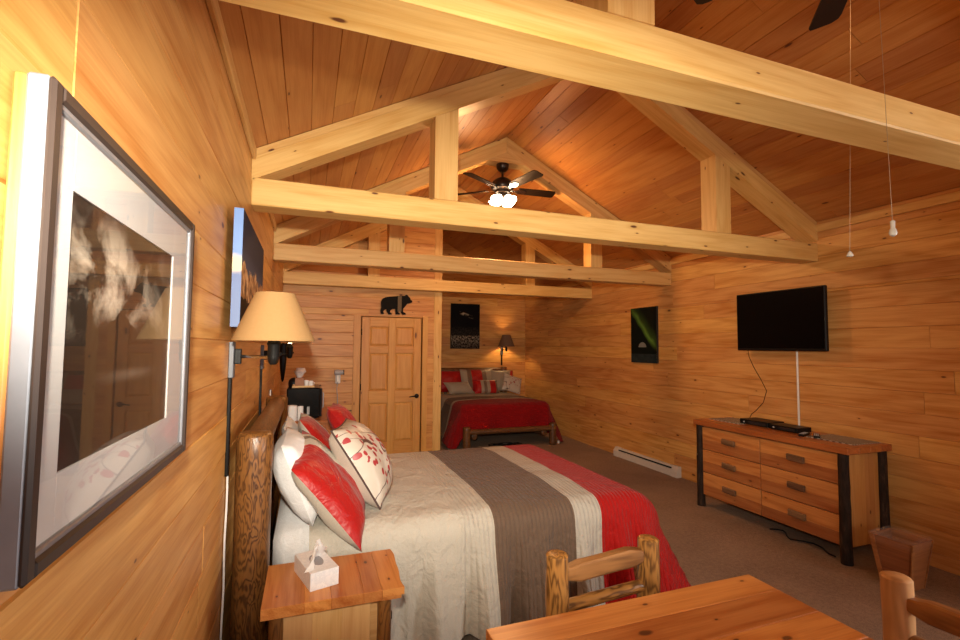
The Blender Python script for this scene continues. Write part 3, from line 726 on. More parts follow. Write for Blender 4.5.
# things on the dresser
t = NT('woven_runner'); gv = (t.attr('gc'), 1); sp = t.n('ShaderNodeSeparateXYZ', {0: gv})
wa = t.math('SINE', t.math('MULTIPLY', (sp, 0), 210.0)); wb = t.math('SINE', t.math('MULTIPLY_ADD', (sp, 1), 130.0, t.math('MULTIPLY', (t.noise(gv, 12.0), 0), 3.0)))
f_ = t.math('MULTIPLY_ADD', t.math('MULTIPLY', wa, wb), .5, .5)
t.bsdf(Base_Color=t.ramp(f_, [(.3, (.02, .02, .022)), (.45, (.16, .09, .05)), (.6, (.5, .46, .38))]), Roughness=.9); RUN = t.m
for y0, y1, lb in ((3.50, 3.86, 'small striped woven mat at the far end of the dresser'), (2.47, 2.84, 'small striped woven mat at the near end of the dresser')):
    mb = MB(); mb.box((3.96, y0, ZD), (4.28, y1, ZD+.005), bev=.001, off=False); single('woven_mat', mb, RUN, lb, 'mat', (4.13, (y0+y1)/2, ZD), 'woven mats on the dresser')
def device(y0, y1, x0, x1, h, label, name):
    o = thing(name, label, 'media player', ((x0+x1)/2, (y0+y1)/2, ZD))
    mb = MB(); mb.box((x0, y0, ZD+.004), (x1, y1, ZD+h), bev=.003); mb.build('case', BLACK, o)
    mb = MB(); mb.box((x0-.002, y0+.02, ZD+.012), (x0+.001, y1-.1, ZD+h-.01), bev=.0004); mb.build('front_panel', plain('gloss_black', (.02, .02, .022), .1), o)
    mb = MB(); mb.lathe([(.008, 0), (.008, .004)], (x0-.001, y1-.05, ZD+h*.5), 12, ax=(-1, 0, 0)); mb.build('button', GREYP, o)
    for a in (y0+.02, y1-.03):
        for b in (x0+.02, x1-.03):
            mb = MB(); mb.box((b, a, ZD), (b+.015, a+.015, ZD+.005), bev=.001); mb.build('foot', BLACK, o)
device(3.25, 3.55, 4.03, 4.25, .05, 'flat black media box on the dresser, the farther of two', 'media_box')
device(2.96, 3.23, 4.02, 4.2, .046, 'flat black disc player on the dresser, the nearer of two', 'disc_player')
def remote(x, y, ang, label):
    o = thing('remote_control', label, 'remote control', (x, y, ZD), 'remote controls on the dresser')
    Mx = M.Translation((x, y, ZD)) @ M.Rotation(R(ang), 4, 'Z')
    mb = MB(); mb.box((-.085, -.023, 0), (.085, .023, .02), bev=.006, mat=Mx); mb.build('remote_body', BLACK, o)
    mb = MB()
    for i in range(7):
        for j in range(3): mb.box((-.065+i*.018, -.015+j*.012, .0195), (-.055+i*.018, -.007+j*.012, .0225), bev=.001, mat=Mx)
    k = mb.build('keypad', GREYP, o)
remote(4.0, 2.885, 20, 'black remote control on the dresser, right beside the disc player')
remote(4.03, 2.80, 35, 'black remote control on the dresser, nearest the camera')
mb = MB(); pts = [(3.9+.05*math.sin(i*.9), 3.15-i*.045, .006+.012*abs(math.sin(i*.7))) for i in range(14)]; mb.tube(pts, .006, 6)
single('floor_cable', mb, BLACK, 'black cable lying on the carpet under the dresser', 'cable', (3.9, 2.9, 0))

# ------------------------------------------------------------------ waste bin
tb = thing('waste_basket', 'small tapered wooden waste basket with plastic liner between dresser and near chair', 'waste basket', (3.86, 2.13, 0))
ang = R(3); Mx = M.Translation((3.86, 2.13, 0)) @ M.Rotation(ang, 4, 'Z')
a0, a1, hh = .08, .12, .325
for k in range(4):
    mb = MB(); Rk = Mx @ M.Rotation(PI/2*k, 4, 'Z')
    for j in range(3):
        z0, z1 = hh*j/3, hh*(j+1)/3; w0, w1 = a0+(a1-a0)*j/3, a0+(a1-a0)*(j+1)/3
        vs = mb.prism([(-w0, -w0, z0), (w0, -w0, z0), (w1, -w1, z1), (-w1, -w1, z1)], (0, .01, 0))
        for v in vs: v.co = Rk @ v.co
    mb.build('side_board', TRASHW, tb, smooth=False)
    mb = MB(); vs = mb.prism([(-a0-.006, -a0-.006, 0), (-a0+.022, -a0-.006, 0), (-a1+.024, -a1-.006, hh), (-a1-.006, -a1-.006, hh)], (0, .007, 0))
    for v in vs: v.co = Rk @ v.co
    mb.build('corner_strip', TRASHW, tb, smooth=False)
mb = MB(); mb.box((-a0, -a0, .002), (a0, a0, .014), bev=.001, mat=Mx); mb.build('bottom_board', TRASHW, tb)
t = NT('clear_liner'); g_ = t.n('ShaderNodeBsdfPrincipled', {'Base Color': (.75, .72, .7, 1), 'Roughness': .15}); tr = t.n('ShaderNodeBsdfTransparent')
mx = t.n('ShaderNodeMixShader', {0: .06, 1: tr, 2: g_}); t.t.links.new(mx.outputs[0], t.out.inputs[0])
mb = MB(); N_ = 48; prf = [(-.05, .006), (-.03, .004), (.004, .003), (.012, -.004), (.004, -.016), (-.06, -.02), (-.2, -.035)]
Pg = []
for dz, do in prf:
    row = []
    for k in range(N_+1):
        a = 2*PI*k/N_; q = max(abs(math.cos(a)), abs(math.sin(a))); w = a1-(.053*(-dz)/hh if dz < 0 else 0)+do
        wob = .004*math.sin(a*11+dz*60)+.005*NZ.noise(V((math.cos(a)*4, math.sin(a)*4, dz*20)))
        row.append(Mx @ V((math.cos(a)/q*(w+wob), math.sin(a)/q*(w+wob), hh+dz+.008+.004*math.sin(a*7))))
    Pg.append(row)
mb.grid(Pg); ln_ = mb.build('liner', t.m, tb, recalc=False); ln_['label'] = 'clear crinkled plastic liner'

# ------------------------------------------------------------------ wall lamps
SHADE = NT('lamp_shade_cream'); nz = SHADE.noise((SHADE.n('ShaderNodeTexCoord'), 3), 90.0, 3.0)
col = SHADE.ramp(nz, [(.3, (.42, .255, .11)), (.7, (.44, .27, .12))])
d1 = SHADE.n('ShaderNodeBsdfDiffuse', {'Color': col}); d2 = SHADE.n('ShaderNodeBsdfTranslucent', {'Color': (.5, .3, .13, 1)})
mx = SHADE.n('ShaderNodeMixShader', {0: .25, 1: d1, 2: d2}); SHADE.t.links.new(mx.outputs[0], SHADE.out.inputs[0]); SHADE = SHADE.m
SHADE2 = plain('lamp_shade_brown', (.20, .11, .06), .8)
BULB = plain('lit_bulb', (.9, .8, .6), .4, emis=(1, .72, .38), estr=20)
def wall_lamp(wall, lamp, label, shade_mat, zb, zt, rb, rt_, bz0, bz1, cz0, nrm, cordlen=None):
    """wall = (x,y) of backplate on the wall, lamp = (x,y) of shade axis"""
    nrm = V(nrm); side = V((-nrm.y, nrm.x, 0)); wx = V((wall[0], wall[1], 0))
    o = thing('wall_lamp', label, 'wall lamp', (wall[0], wall[1], bz0), 'swing arm wall lamps')
    def bx(name, s0, s1, n0, n1, z0, z1, mat):
        mb = MB(); p = wx+side*s0+nrm*n0+V((0, 0, z0)); q = wx+side*s1+nrm*n1+V((0, 0, z1)); mb.box(p, q, 'z', .003); return mb.build(name, mat, o)
    bx('backplate', -.028, .028, 0, .022, bz0, bz1, SILVER)
    bx('cord_cover', -.016, .016, 0, .014, cz0, bz0, BLACKM)
    zc = (bz0+bz1)/2+.015
    bx('pivot_block', -.014, .014, .022, .05, zc-.035, zc+.035, BLACKM)
    lp = V((lamp[0], lamp[1], zc)); st_ = wx+nrm*.045+V((0, 0, zc))
    mb = MB(); mb.tube([st_, (st_+lp)/2+side*.0, lp], .0075, 10); mb.build('swing_arm', CHROME if cordlen else BLACKM, o)
    mb = MB(); mb.lathe([(.012, -.03), (.02, -.02), (.024, 0), (.024, .05), (.028, .06), (.02, .075), (.016, .09)], lp, 16); mb.build('socket', BLACKM, o)
    mb = MB(); mb.log(lp+V((.0, .02, .015)), lp+V((.03, .035, .015)), .007, n=8, m=2, wob=0); mb.build('switch_knob', BLACKM, o)
    mb = MB(); mb.lathe([(.012, .088), (.018, .105), (.03, .135), (.03, .15), (.018, .17), (.004, .178)], lp, 14); mb.build('bulb', BULB, o)
    mb = MB(); n = 40; c = V((lamp[0], lamp[1], 0))
    mb.lathe([(rb, zb), (rb+.0015, zb+.004), (rt_+.0015, zt-.004), (rt_, zt), (rt_-.003, zt-.002), (rb-.003, zb+.002), (rb, zb)], c, n, cap=False)
    mb.build('lamp_shade', shade_mat, o)
    mb = MB()
    for k in range(3):
        a = 2*PI*k/3+.4; mb.tube([c+V((0, 0, zt-.02)), c+V((math.cos(a)*(rt_-.001), math.sin(a)*(rt_-.001), zt-.008))], .0018, 6)
    mb.tube([c+V((0, 0, zc+.06)), c+V((.034, 0, zc+.09)), c+V((.034, 0, zt-.05)), c+V((0, 0, zt-.02)), c+V((0, 0, zt+.004))], .0018, 6)
    mb.build('shade_harp', BLACKM, o)
    if cordlen:
        mb = MB(); pts = [wx+nrm*.01+side*(.0+.012*math.sin(i*1.1))+V((0, 0, cz0-(cz0-.03)*i/14)) for i in range(15)]; mb.tube(pts, .0045, 6)
        k_ = mb.build('power_cord', WHITE, o); k_['label'] = 'thin white cord down the wall'
    return o
LY = 2.2; sb = aty(274, 341, LY); stp = aty(274, 293.5, LY)
rb_ = (aty(315, 341, LY)-aty(232, 341, LY)).length/2; rt__ = (aty(294, 294, LY)-aty(254, 294, LY)).length/2
wall_lamp((XL, 2.42), (sb.x, LY), 'cream shaded swing arm wall lamp at the near side of the bed', SHADE, sb.z, stp.z, rb_, rt__, 1.45, 1.615, 1.01, (1, 0, 0), True)
wall_lamp((XL, 3.95), (-.14, 4.12), 'wall lamp behind the cream lamp shade, only its black arm and strip showing', SHADE, sb.z, stp.z, rb_*.98, rt__, 1.42, 1.60, 1.06, (1, 0, 0))
wall_lamp((3.85, YB), (3.86, 9.02), 'brown shaded wall lamp glowing over the far bed in the alcove', SHADE2, 1.615, 1.855, .17, .085, 1.44, 1.62, 1.22, (0, -1, 0))

# narrow hanging object behind the lamp
mb = MB(); mb.lathe([(.006, 0), (.016, .03), (.03, .15), (.042, .34), (.046, .40), (.03, .42)], (-.25, 5.5, 1.21), 10)
single('wall_hanging', mb, BLACK, 'narrow black tapered object hanging behind the near lamp shade', 'wall hanging', (-.25, 5.5, 1.21))

# ------------------------------------------------------------------ pillows
def pillow(name, label, c00, c10, c11, c01, th, mats, region=None, cord=None, nu=22, nv=18, group=None, cat='pillow', seed=0, sag=.0):
    """corners: u runs c00->c10, v runs c00->c01; front is the side of (u x v). region(u,v,front)->material index"""
    c00, c10, c11, c01 = V(c00), V(c10), V(c11), V(c01)
    n = ((c10-c00).cross(c01-c00)).normalized()
    base = (c00+c10+c11+c01)/4; lowest = min(c.z for c in (c00, c10, c11, c01)); base.z = lowest
    o = thing(name, label, cat, base, group)
    def P(u, v, sd):
        p = c00*(1-u)*(1-v)+c10*u*(1-v)+c11*u*v+c01*(1-u)*v
        ctr = (c00+c10+c11+c01)/4
        e = (4*u*(1-u))*(4*v*(1-v))
        du, dv = abs(2*u-1), abs(2*v-1)
        pin = .055*((1-dv**2)*du**4+(1-du**2)*dv**4)     # edges drawn in, corners stay
        p = p+(ctr-p)*pin
        b = max(e, 0)**.42
        w = 1+.22*NZ.noise(V((u*3+seed, v*3, sd*2+seed)))+.07*NZ.noise(V((u*9+seed, v*9, sd*3)))
        return p+n*sd*th/2*b*w*1.05
    lu, lv = (c10-c00).length, (c01-c00).length
    for sd, nm in ((1, 'front_cover'), (-1, 'back_cover')):
        mb = MB(); Pg, Gg = [], []
        for i in range(nu+1):
            Pg.append([P(i/nu, j/nv, sd) for j in range(nv+1)]); Gg.append([(i/nu*lu, j/nv*lv, seed) for j in range(nv+1)])
        vs = mb.grid(Pg, Gg)
        if region:
            mb.bm.faces.ensure_lookup_table(); k = 0
            for i in range(nu):
                for j in range(nv):
                    mb.bm.faces[k].material_index = region((i+.5)/nu, (j+.5)/nv, sd > 0); k += 1
        mb.bm.normal_update(); mb.bm.faces.ensure_lookup_table()
        if (mb.bm.faces[nu*nv//2].normal.dot(n))*sd < 0: bmesh.ops.reverse_faces(mb.bm, faces=mb.bm.faces)
        mb.build(nm, mats, o, angle=180, recalc=False)
    if cord:
        mb = MB(); q = []
        for i in range(nu+1): q.append(P(i/nu, 0, 0))
        for j in range(1, nv+1): q.append(P(1, j/nv, 0))
        for i in range(nu-1, -1, -1): q.append(P(i/nu, 1, 0))
        for j in range(nv-1, -1, -1): q.append(P(0, j/nv, 0))
        mb.tube(q, .0055, 6); mb.build('corded_edge', cord, o)
    return o
SATB = fabric('satin_beige', [(0, (.50, .455, .38))], .34, wr=.5, gloss=.5)
SATR = fabric('satin_red', [(0, (.38, .010, .009))], .4, wr=.8, gloss=.25)
SATN = fabric('satin_brown', [(0, (.17, .105, .07))], .4, ribs=(.028, -1, 9, .2))
SATT = fabric('satin_taupe', [(0, (.34, .28, .21))], .38, gloss=.2)
LINEN = fabric('white_linen', [(0, (.80, .80, .81))], .8, sheen=.1, wr=.5, gloss=.15)
BROWNCORD = plain('brown_cord', (.06, .03, .025), .6)
# embroidery material
t = NT('embroidered_satin'); g = t.attr('gc'); gv = (g, 1); sp = t.n('ShaderNodeSeparateXYZ', {0: gv})
n0 = t.noise(t.vmul(gv, (4.2, 4.2, 1)), 1.0, 1.0, .3, .6)
lnz = t.math('ABSOLUTE', t.math('SUBTRACT', t.math('FRACT', t.math('MULTIPLY', (n0, 0), 5.5)), .5))
l_ = t.ramp(lnz, [(.015, (1, 1, 1)), (.04, (0, 0, 0))])
vo = t.n('ShaderNodeTexVoronoi', {'Vector': t.vmul(gv, (30, 17, 1)), 'Scale': 1.0, 'Randomness': .9})
lf = t.math('MULTIPLY', t.math('LESS_THAN', (vo, 0), .33), t.math('GREATER_THAN', (t.noise(gv, 7.0, 1.0), 0), .47))
c_ = t.mix(l_, (.50, .43, .355), (.07, .03, .028)); c_ = t.mix(lf, c_, (.33, .03, .035))
b = t.bsdf(Base_Color=c_, Roughness=.38, Normal=t.bump(t.noise(gv, 6.0, 4.0), .5, .02)); EMB = t.m

BZ = .685   # top of the main bed
# white sleeping pillows
w0 = aty(284, 428, 2.66); w1 = aty(330, 522, 2.60)
pillow('bed_pillow', 'plump white pillow against the log headboard at the near side of the bed', (.045, 2.57, .69), (.05, 3.20, .69), (-.11, 3.24, 1.09), (-.115, 2.60, 1.09), .23, [LINEN], seed=1.3, group='white pillows on the near bed')
pillow('bed_pillow', 'white pillow against the headboard at the far side of the near bed', (.03, 3.42, .70), (.03, 4.04, .70), (-.14, 4.04, 1.05), (-.14, 3.42, 1.05), .13, [LINEN], seed=4.1, group='white pillows on the near bed')
# striped shams: stripes run parallel to the short end
def sham_reg(u, v, front):
    if not front: return 1
    return 0 if u < .58 else 1 if u < .76 else 2 if u < .84 else 1 if u < .90 else 0
P1 = aty(291, 470, 2.50); P2c = aty(361.5, 551, 2.42)
pillow('striped_sham', 'red and beige satin sham leaning over the edge of the bed nearest the nightstand', P2c, (.33, 2.95, .70), (-.02, 3.02, 1.10), P1, .19, [SATR, SATB, SATN], sham_reg, seed=2.2, group='striped satin shams on the near bed', nu=50)
pillow('striped_sham', 'red and beige satin sham farther along the headboard, behind the embroidered cushion', (.28, 3.22, .70), (.24, 3.80, .70), (-.04, 3.80, 1.10), (-.04, 3.22, 1.13), .15, [SATR, SATB, SATN], sham_reg, seed=7.7, group='striped satin shams on the near bed', nu=50)
d0 = aty(327, 407, 3.62)
pillow('red_cushion', 'plain red satin cushion at the far side of the near bed', (.47, 3.60, .72), (.44, 4.05, .72), (.2, 4.05, d0.z-.02), d0, .18, [SATR], seed=9.1, cat='cushion')
e0 = aty(331, 431, 2.74); e1 = aty(380, 509, 2.67)
e2 = e1+V((.115, .42, .0))
pillow('embroidered_cushion', 'cream cushion with dark red branch embroidery and brown cord edge, front of the near bed', e1, e2, e0+(e2-e1)*1.0+V((0, .02, .0)), e0, .24, [EMB, SATB], lambda u, v, f: 0 if f else 1, BROWNCORD, seed=5.5, cat='cushion')

# ------------------------------------------------------------------ beds
def comforter(mapf, L, Wd, top, drops, RR, flare, nfold, gx=0.0, cell=.032, fold=.03, seed=0, lowz=.03):
    """cloth over a box: s 0..L from head to foot, t 0..Wd across. drops=(near,far,foot)"""
    mb = MB(); dn, df, dft = drops; R0, R1 = RR
    s1 = L+dft; S = int(s1/cell); T = int((Wd+dn+df)/cell); Pg, Gg = [], []
    for i in range(S+1):
        s = s1*i/S; row, gr = [], []
        for j in range(T+1):
            tt = -dn+(Wd+dn+df)*j/T
            dx = max(s-L, 0); dy = -min(tt, 0) if tt < 0 else max(tt-Wd, 0); sy = -1 if tt < 0 else 1
            d = math.hypot(dx, dy); bs = min(s, L); bt = min(max(tt, 0), Wd)
            if d > 0:
                dirx, diry = dx/d, sy*dy/d
                Rr = R0+(R1-R0)*abs(dirx)**2
                fl = flare[0]*abs(diry)+flare[1]*abs(dirx)
                if dx > 0 and dy > 0: fl = max(fl, flare[2])
                if d < Rr*PI/2: h, z = Rr*math.sin(d/Rr), Rr*(1-math.cos(d/Rr))
                else:
                    q = d-Rr*PI/2; h, z = Rr+fl*q, Rr+q
                    ph = (bs*diry**2+bt*dirx**2)*1.0+math.atan2(dirx, abs(diry)+1e-6)*.35
                    amp = fold*min(q/.3, 1.3)*(1-1.6*abs(dirx*diry))
                    h += amp*(math.sin(ph*nfold+seed)+.5*math.sin(ph*nfold*2.3+1.7+seed)+.9*NZ.noise(V((ph*6+seed, q*1.5, 0))))
                z = min(z, top-lowz)
                p = V((bs+dirx*h, bt+diry*h, top-z))
            else:
                e = min(min(tt, Wd-tt)/.25, 1, max(L-s, 0)/.25)
                p = V((bs, bt, top+.018*e+.006*NZ.noise(V((s*5, tt*5, seed)))))
            row.append(mapf(p)); gr.append((gx+s, tt, 0))
        Pg.append(row); Gg.append(gr)
    mb.grid(Pg, Gg); mb.bm.normal_update(); mb.bm.faces.ensure_lookup_table()
    if mb.bm.faces[len(mb.bm.faces)//2].normal.z < 0: bmesh.ops.reverse_faces(mb.bm, faces=mb.bm.faces)
    return mb
def bed_frame(b, mapf, Lb, Wd, hz, post_r, foot_h, head_x, foot_x, ins, foot_vis, LOG=None):
    """posts, rails etc. map: (along, across, z)"""
    def lg(name, p, q, r, **kw):
        mb = MB(); mb.log(mapf(V(p)), mapf(V(q)), r, **kw); return mb.build(name, LOG or LOG_H, b)
    for t in (ins, Wd-ins):
        lg('headboard_post', (head_x, t, 0), (head_x, t, hz), post_r, n=20, m=14, wob=.035, end=.25)
        lg('footboard_post', (foot_x, t, 0), (foot_x, t, foot_h), post_r*.85, n=16, m=8, wob=.035, end=.25)
    lg('headboard_rail', (head_x, ins+post_r*.7, hz-.065), (head_x, Wd-ins-post_r*.7, hz-.065), post_r*.78, n=16, m=10, wob=.03)
    lg('headboard_rail', (head_x, ins+post_r*.7, .46), (head_x, Wd-ins-post_r*.7, .46), post_r*.6, n=14, m=8, wob=.03)
    for k in range(5):
        t = ins+(Wd-2*ins)*(k+1)/6; lg('spindle', (head_x, t, .46), (head_x, t, hz-.10), .03, n=10, m=6)
    for t in (ins, Wd-ins): lg('side_rail', (head_x+.05, t+(.14 if t < Wd/2 else -.14), .20), (foot_x-.02, t+(.14 if t < Wd/2 else -.14), .20), .05, n=12, m=8)
    lg('footboard_rail', (foot_x, ins, foot_vis), (foot_x, Wd-ins, foot_vis), post_r*.62, n=14, m=10)

COMF = fabric('striped_comforter', [(0, (.50, .46, .39)), (1.0/2.8, (.145, .095, .066)), (1.515/2.8, (.44, .40, .34)), (1.70/2.8, (.36, .010, .0085))], .5, ribs=(.027, .78, 9, .2), wr=1.1, gloss=.04)
# gc.x carries metres: scale by a Mapping into the ramp range
for nd in COMF.node_tree.nodes:
    if nd.type == 'VALTORGB' and nd.color_ramp.interpolation == 'CONSTANT':
        lk = nd.inputs[0].links[0]; src = lk.from_socket; COMF.node_tree.links.remove(lk)
        mm = COMF.node_tree.nodes.new('ShaderNodeMath'); mm.operation = 'DIVIDE'; mm.inputs[1].default_value = 2.8
        COMF.node_tree.links.new(src, mm.inputs[0]); COMF.node_tree.links.new(mm.outputs[0], nd.inputs[0])
# main bed: along = +X from the headboard, across = +Y
b1 = thing('bed', 'large log bed against the left wall, under the striped comforter', 'bed', (.9, 3.33, 0))
m1 = lambda p: V((p.x, p.y+2.42, p.z))
bed_frame(b1, m1, 2.2, 1.83, 1.19, .08, .36, -.225, 1.93, .08, .28)
mb = MB(); mb.box((-.14, 2.60, .26), (1.93, 4.10, .42), bev=.02); mb.build('box_spring', LINEN, b1)
mb = MB(); mb.box((-.14, 2.59, .42), (1.95, 4.11, .672), bev=.06); single('mattress', mb, LINEN, 'white sheeted mattress showing beside the pillows of the near bed', 'mattress', (.9, 3.35, .42), angle=60)
mb = comforter(lambda p: V((p.x+.03, p.y+2.62, p.z)), 1.93, 1.46, BZ, (.70, .64, .76), (.12, .24), (.10, .42, .44), 21.0, gx=.03, seed=.6, lowz=.03, fold=.042)
cf = single('comforter', mb, COMF, 'beige brown and red striped comforter on the near bed', 'comforter', (1.0, 3.35, BZ), recalc=False, angle=180)
# far bed: along = -Y from the back wall, across = +X
b2 = thing('bed', 'log bed in the far alcove with a red comforter', 'bed', (3.09, 8.1, 0))
m2 = lambda p: V((p.y+2.26, 9.11-p.x, p.z))
bed_frame(b2, m2, 2.1, 1.66, 1.19, .07, .36, 0, 2.10, .08, .275, figured('dark_log', (.17, .075, .025), (.05, .02, .007), freq=40, sc=(7, 24, 24)))
mb = MB(); mb.box((2.38, 7.16, .24), (3.80, 9.03, .40), bev=.02); mb.build('box_spring', LINEN, b2)
mb = MB(); mb.box((2.37, 7.15, .40), (3.81, 9.03, .672), bev=.06); mb.build('mattress', LINEN, b2, angle=60)
COMF2 = fabric('striped_comforter_far', [(0, (.42, .36, .27)), (.72/2.8, (.12, .08, .055)), (1.12/2.8, (.40, .34, .26)), (1.22/2.8, (.23, .006, .008))], .5, ribs=(.027, .78, 9, .2), wr=1.1, gloss=.04)
for nd in COMF2.node_tree.nodes:
    if nd.type == 'VALTORGB' and nd.color_ramp.interpolation == 'CONSTANT':
        lk = nd.inputs[0].links[0]; src = lk.from_socket; COMF2.node_tree.links.remove(lk)
        mm = COMF2.node_tree.nodes.new('ShaderNodeMath'); mm.operation = 'DIVIDE'; mm.inputs[1].default_value = 2.8
        COMF2.node_tree.links.new(src, mm.inputs[0]); COMF2.node_tree.links.new(mm.outputs[0], nd.inputs[0])
mb = comforter(lambda p: V((p.y+2.40, 8.75-p.x, p.z)), 1.50, 1.38, .69, (.68, .68, .50), (.12, .12), (.38, .10, .30), 8.0, gx=.1, seed=2.6, lowz=.03, fold=.03)
single('comforter', mb, COMF2, 'dark red comforter with brown and beige bands on the far alcove bed', 'comforter', (3.09, 8.0, .69), recalc=False, angle=180)
# far bed pillows (facing the camera)
def fp_(name, label, x0, x1, z0, z1, y0, y1, th, mats, region=None, tilt=0, seed=0, cat='pillow', sk=0.0):
    pillow(name, label, (x0, y0, z0), (x1, y0, z0+tilt), (x1+sk, y1, z1+tilt), (x0+sk, y1, z1), th, mats, region, None, 16, 12, 'pillows on the far bed', cat, seed)
def strp(u, v, f): return 0 if .33 < u < .62 else 2 if .2 < u < .75 else 1
fp_('bed_pillow', 'dark red pillow at the left end of the far bed', 2.36, 2.98, .72, 1.13, 8.86, 9.0, .18, [SATR], seed=1)
fp_('bed_pillow', 'beige and brown striped sham in the middle of the far bed, at the back', 2.80, 3.5, .72, 1.16, 8.72, 8.88, .15, [SATR, SATT, SATN], strp, seed=2)
fp_('bed_pillow', 'dark red pillow at the right end of the far bed, against the headboard', 3.42, 4.0, .72, 1.12, 8.86, 9.0, .18, [SATR], seed=3)
fp_('cushion', 'taupe cushion lying low before the red pillow at the left of the far bed', 2.50, 3.0, .72, .93, 8.50, 8.62, .15, [SATT], seed=4, cat='cushion', sk=-.1)
def strp2(u, v, f): return [0, 0, 1, 2, 1, 0, 0, 2][min(int(u*8), 7)]
fp_('cushion', 'small striped bolster cushion in front middle of the far bed', 2.97, 3.46, .72, .97, 8.42, 8.54, .14, [SATR, SATT, SATN], strp2, seed=5, cat='cushion')
fp_('cushion', 'pale taupe cushion leaning at the right of the far bed', 3.36, 3.78, .74, 1.14, 8.60, 8.76, .13, [SATT], seed=6, cat='cushion', sk=.06)
fp_('cushion', 'embroidered beige cushion tipped on its corner at the right of the far bed', 3.50, 3.88, .80, 1.10, 8.38, 8.50, .12, [EMB, SATT], lambda u, v, f: 0 if f else 1, tilt=-.12, seed=7, cat='cushion', sk=.10)
# loose cable under far bed
mb = MB(); pts = []
for i in range(60): a = i*.42; pts.append((2.95+.17*math.cos(a)*(1+.2*math.sin(i))+.004*i, 7.22+.07*math.sin(a), .008+.014*abs(math.sin(i*.8))))
mb.tube(pts, .007, 6); single('cable_coil', mb, BLACK, 'tangle of black cable on the carpet under the far bed foot', 'cable', (3.0, 7.2, 0))
mb = MB(); mb.box((3.965, 7.055, 0), (4.0, 7.085, .045), bev=.008); single('plug_adapter', mb, WHITE, 'tiny white plug adapter on the carpet beside the far bed post', 'plug', (3.98, 7.07, 0))

# ------------------------------------------------------------------ nightstand and tissue box
ns = thing('nightstand', 'small pine nightstand with live edge top in front of the near bed', 'nightstand', (.13, 2.17, 0))
NX0, NX1, NY0, NY1, NZ1 = -.142, .405, 2.0, 2.385, .605
mb = MB(); k = 0; ed = NX0
for wd in (.155, .10, .125, .075, .092):
    x1 = ed+wd; last = x1 > NX1-.01
    if not last: mb.box((ed, NY0, .562), (x1, NY1, NZ1), 'y', .002, (.6, .85, .3, .2)[k % 4]); k += 1
    else:
        n = 14; top_ = []; poly = [(ed, NY0), (ed, NY1)]
        for i in range(n+1): yy = NY1-(NY1-NY0)*i/n; poly.append((NX1+.006*math.sin(i*.42)+.003*math.sin(i*.9), yy))
        mb.prism([(x, y, NZ1) for x, y in poly], (0, 0, -.03), None, None, 'y')
        mb.prism([(x-(.012 if x > ed+.01 else 0), y, NZ1-.03) for x, y in poly], (0, 0, -.013), None, None, 'y')
    ed = x1
mb.build('nightstand_top', PINE_T, ns)
for y in (NY0+.03, NY1-.05):
    mb = MB()
    for k in range(3): mb.box((NX0+.075+k*.112, y, .06), (NX0+.075+(k+1)*.112, y+.02, .562), 'z', .001)
    mb.build('side_panel', PINE_P, ns)
mb = MB(); mb.box((NX0+.05, NY0+.05, .06), (NX1-.07, NY1-.05, .56), 'x', .002); mb.build('carcass', PINE_P, ns)
for z0, z1 in ((.08, .3), (.32, .54)):
    mb = MB(); mb.box((NX1-.07, NY0+.06, z0), (NX1-.052, NY1-.06, z1), 'y', .003); d = mb.build('drawer', PINE_F, ns)
    mb = MB(); mb.box((NX1-.052, 2.12, (z0+z1)/2-.02), (NX1-.03, 2.25, (z0+z1)/2+.02), 'y', .006); mb.build('handle', BARK, d)
for x, y in ((NX0+.055, NY0+.045), (NX1-.078, NY0+.045), (NX0+.055, NY1-.045), (NX1-.078, NY1-.045)):
    mb = MB(); mb.log((x, y, 0), (x, y, .562), .031, .029, 14, 10, .05, .1); mb.build('leg', LOG_H, ns)
tbx = thing('tissue_box', 'white tissue box with a tissue pulled up, on the nightstand', 'tissue box', (.065, 2.17, NZ1))
ca = atz(310, 592.5, NZ1); cb = atz(340, 583.5, NZ1); cdir = (cb-ca); cdir.z = 0; ang = math.atan2(cdir.y, cdir.x); wB = cdir.length
Mx = M.Translation((ca.x, ca.y, NZ1)) @ M.Rotation(ang, 4, 'Z'); wB = .118; lB = .225; hB = .072
t = NT('tissue_carton'); co = (t.n('ShaderNodeTexCoord'), 3); n1 = t.noise(co, 38.0, 4.0, .7)
t.bsdf(Base_Color=t.ramp(n1, [(.4, (.78, .78, .79)), (.55, (.68, .69, .72)), (.62, (.80, .80, .80))]), Roughness=.5)
mb = MB(); mb.box((0, 0, 0), (wB, lB, hB), bev=.0015, mat=Mx); mb.build('carton', t.m, tbx)
mb = MB(); vs = mb.lathe([(.03, 0), (.03, .0012)], (0, 0, 0), 28)
for v in vs: v.co = Mx @ V((wB/2+v.co.x*.85, lB*.5+v.co.y*1.9, hB+v.co.z)); 
mb.build('opening', plain('carton_shadow_grey', (.30, .30, .32), .8), tbx)
t = NT('tissue'); d_ = t.n('ShaderNodeBsdfDiffuse', {'Color': (.86, .85, .84, 1)}); tl = t.n('ShaderNodeBsdfTranslucent', {'Color': (.86, .85, .84, 1)}); mx = t.n('ShaderNodeMixShader', {0: .3, 1: d_, 2: tl}); t.t.links.new(mx.outputs[0], t.out.inputs[0])
mb = MB(); Pg = []
for i in range(19):
    row = []; v = i/18
    for j in range(23):
        u = j/22-.5
        spread = (1-v)**1.1*.13+.026
        x = wB/2+u*spread*.9+.014*math.sin(u*14+v*4)*(1-v*.5)+.004*NZ.noise(V((u*9, v*7, 3)))
        y = lB*.52+.03*math.cos(u*9)*(1-v)*.8+u*spread*1.2-.012*v
        z = hB+.002+v*.085*(1-.55*abs(u)*2*(.5+.5*math.sin(3+u*7)))+.004*NZ.noise(V((u*8, v*8, 9)))
        row.append(Mx @ V((x, y, z)))
    Pg.append(row)
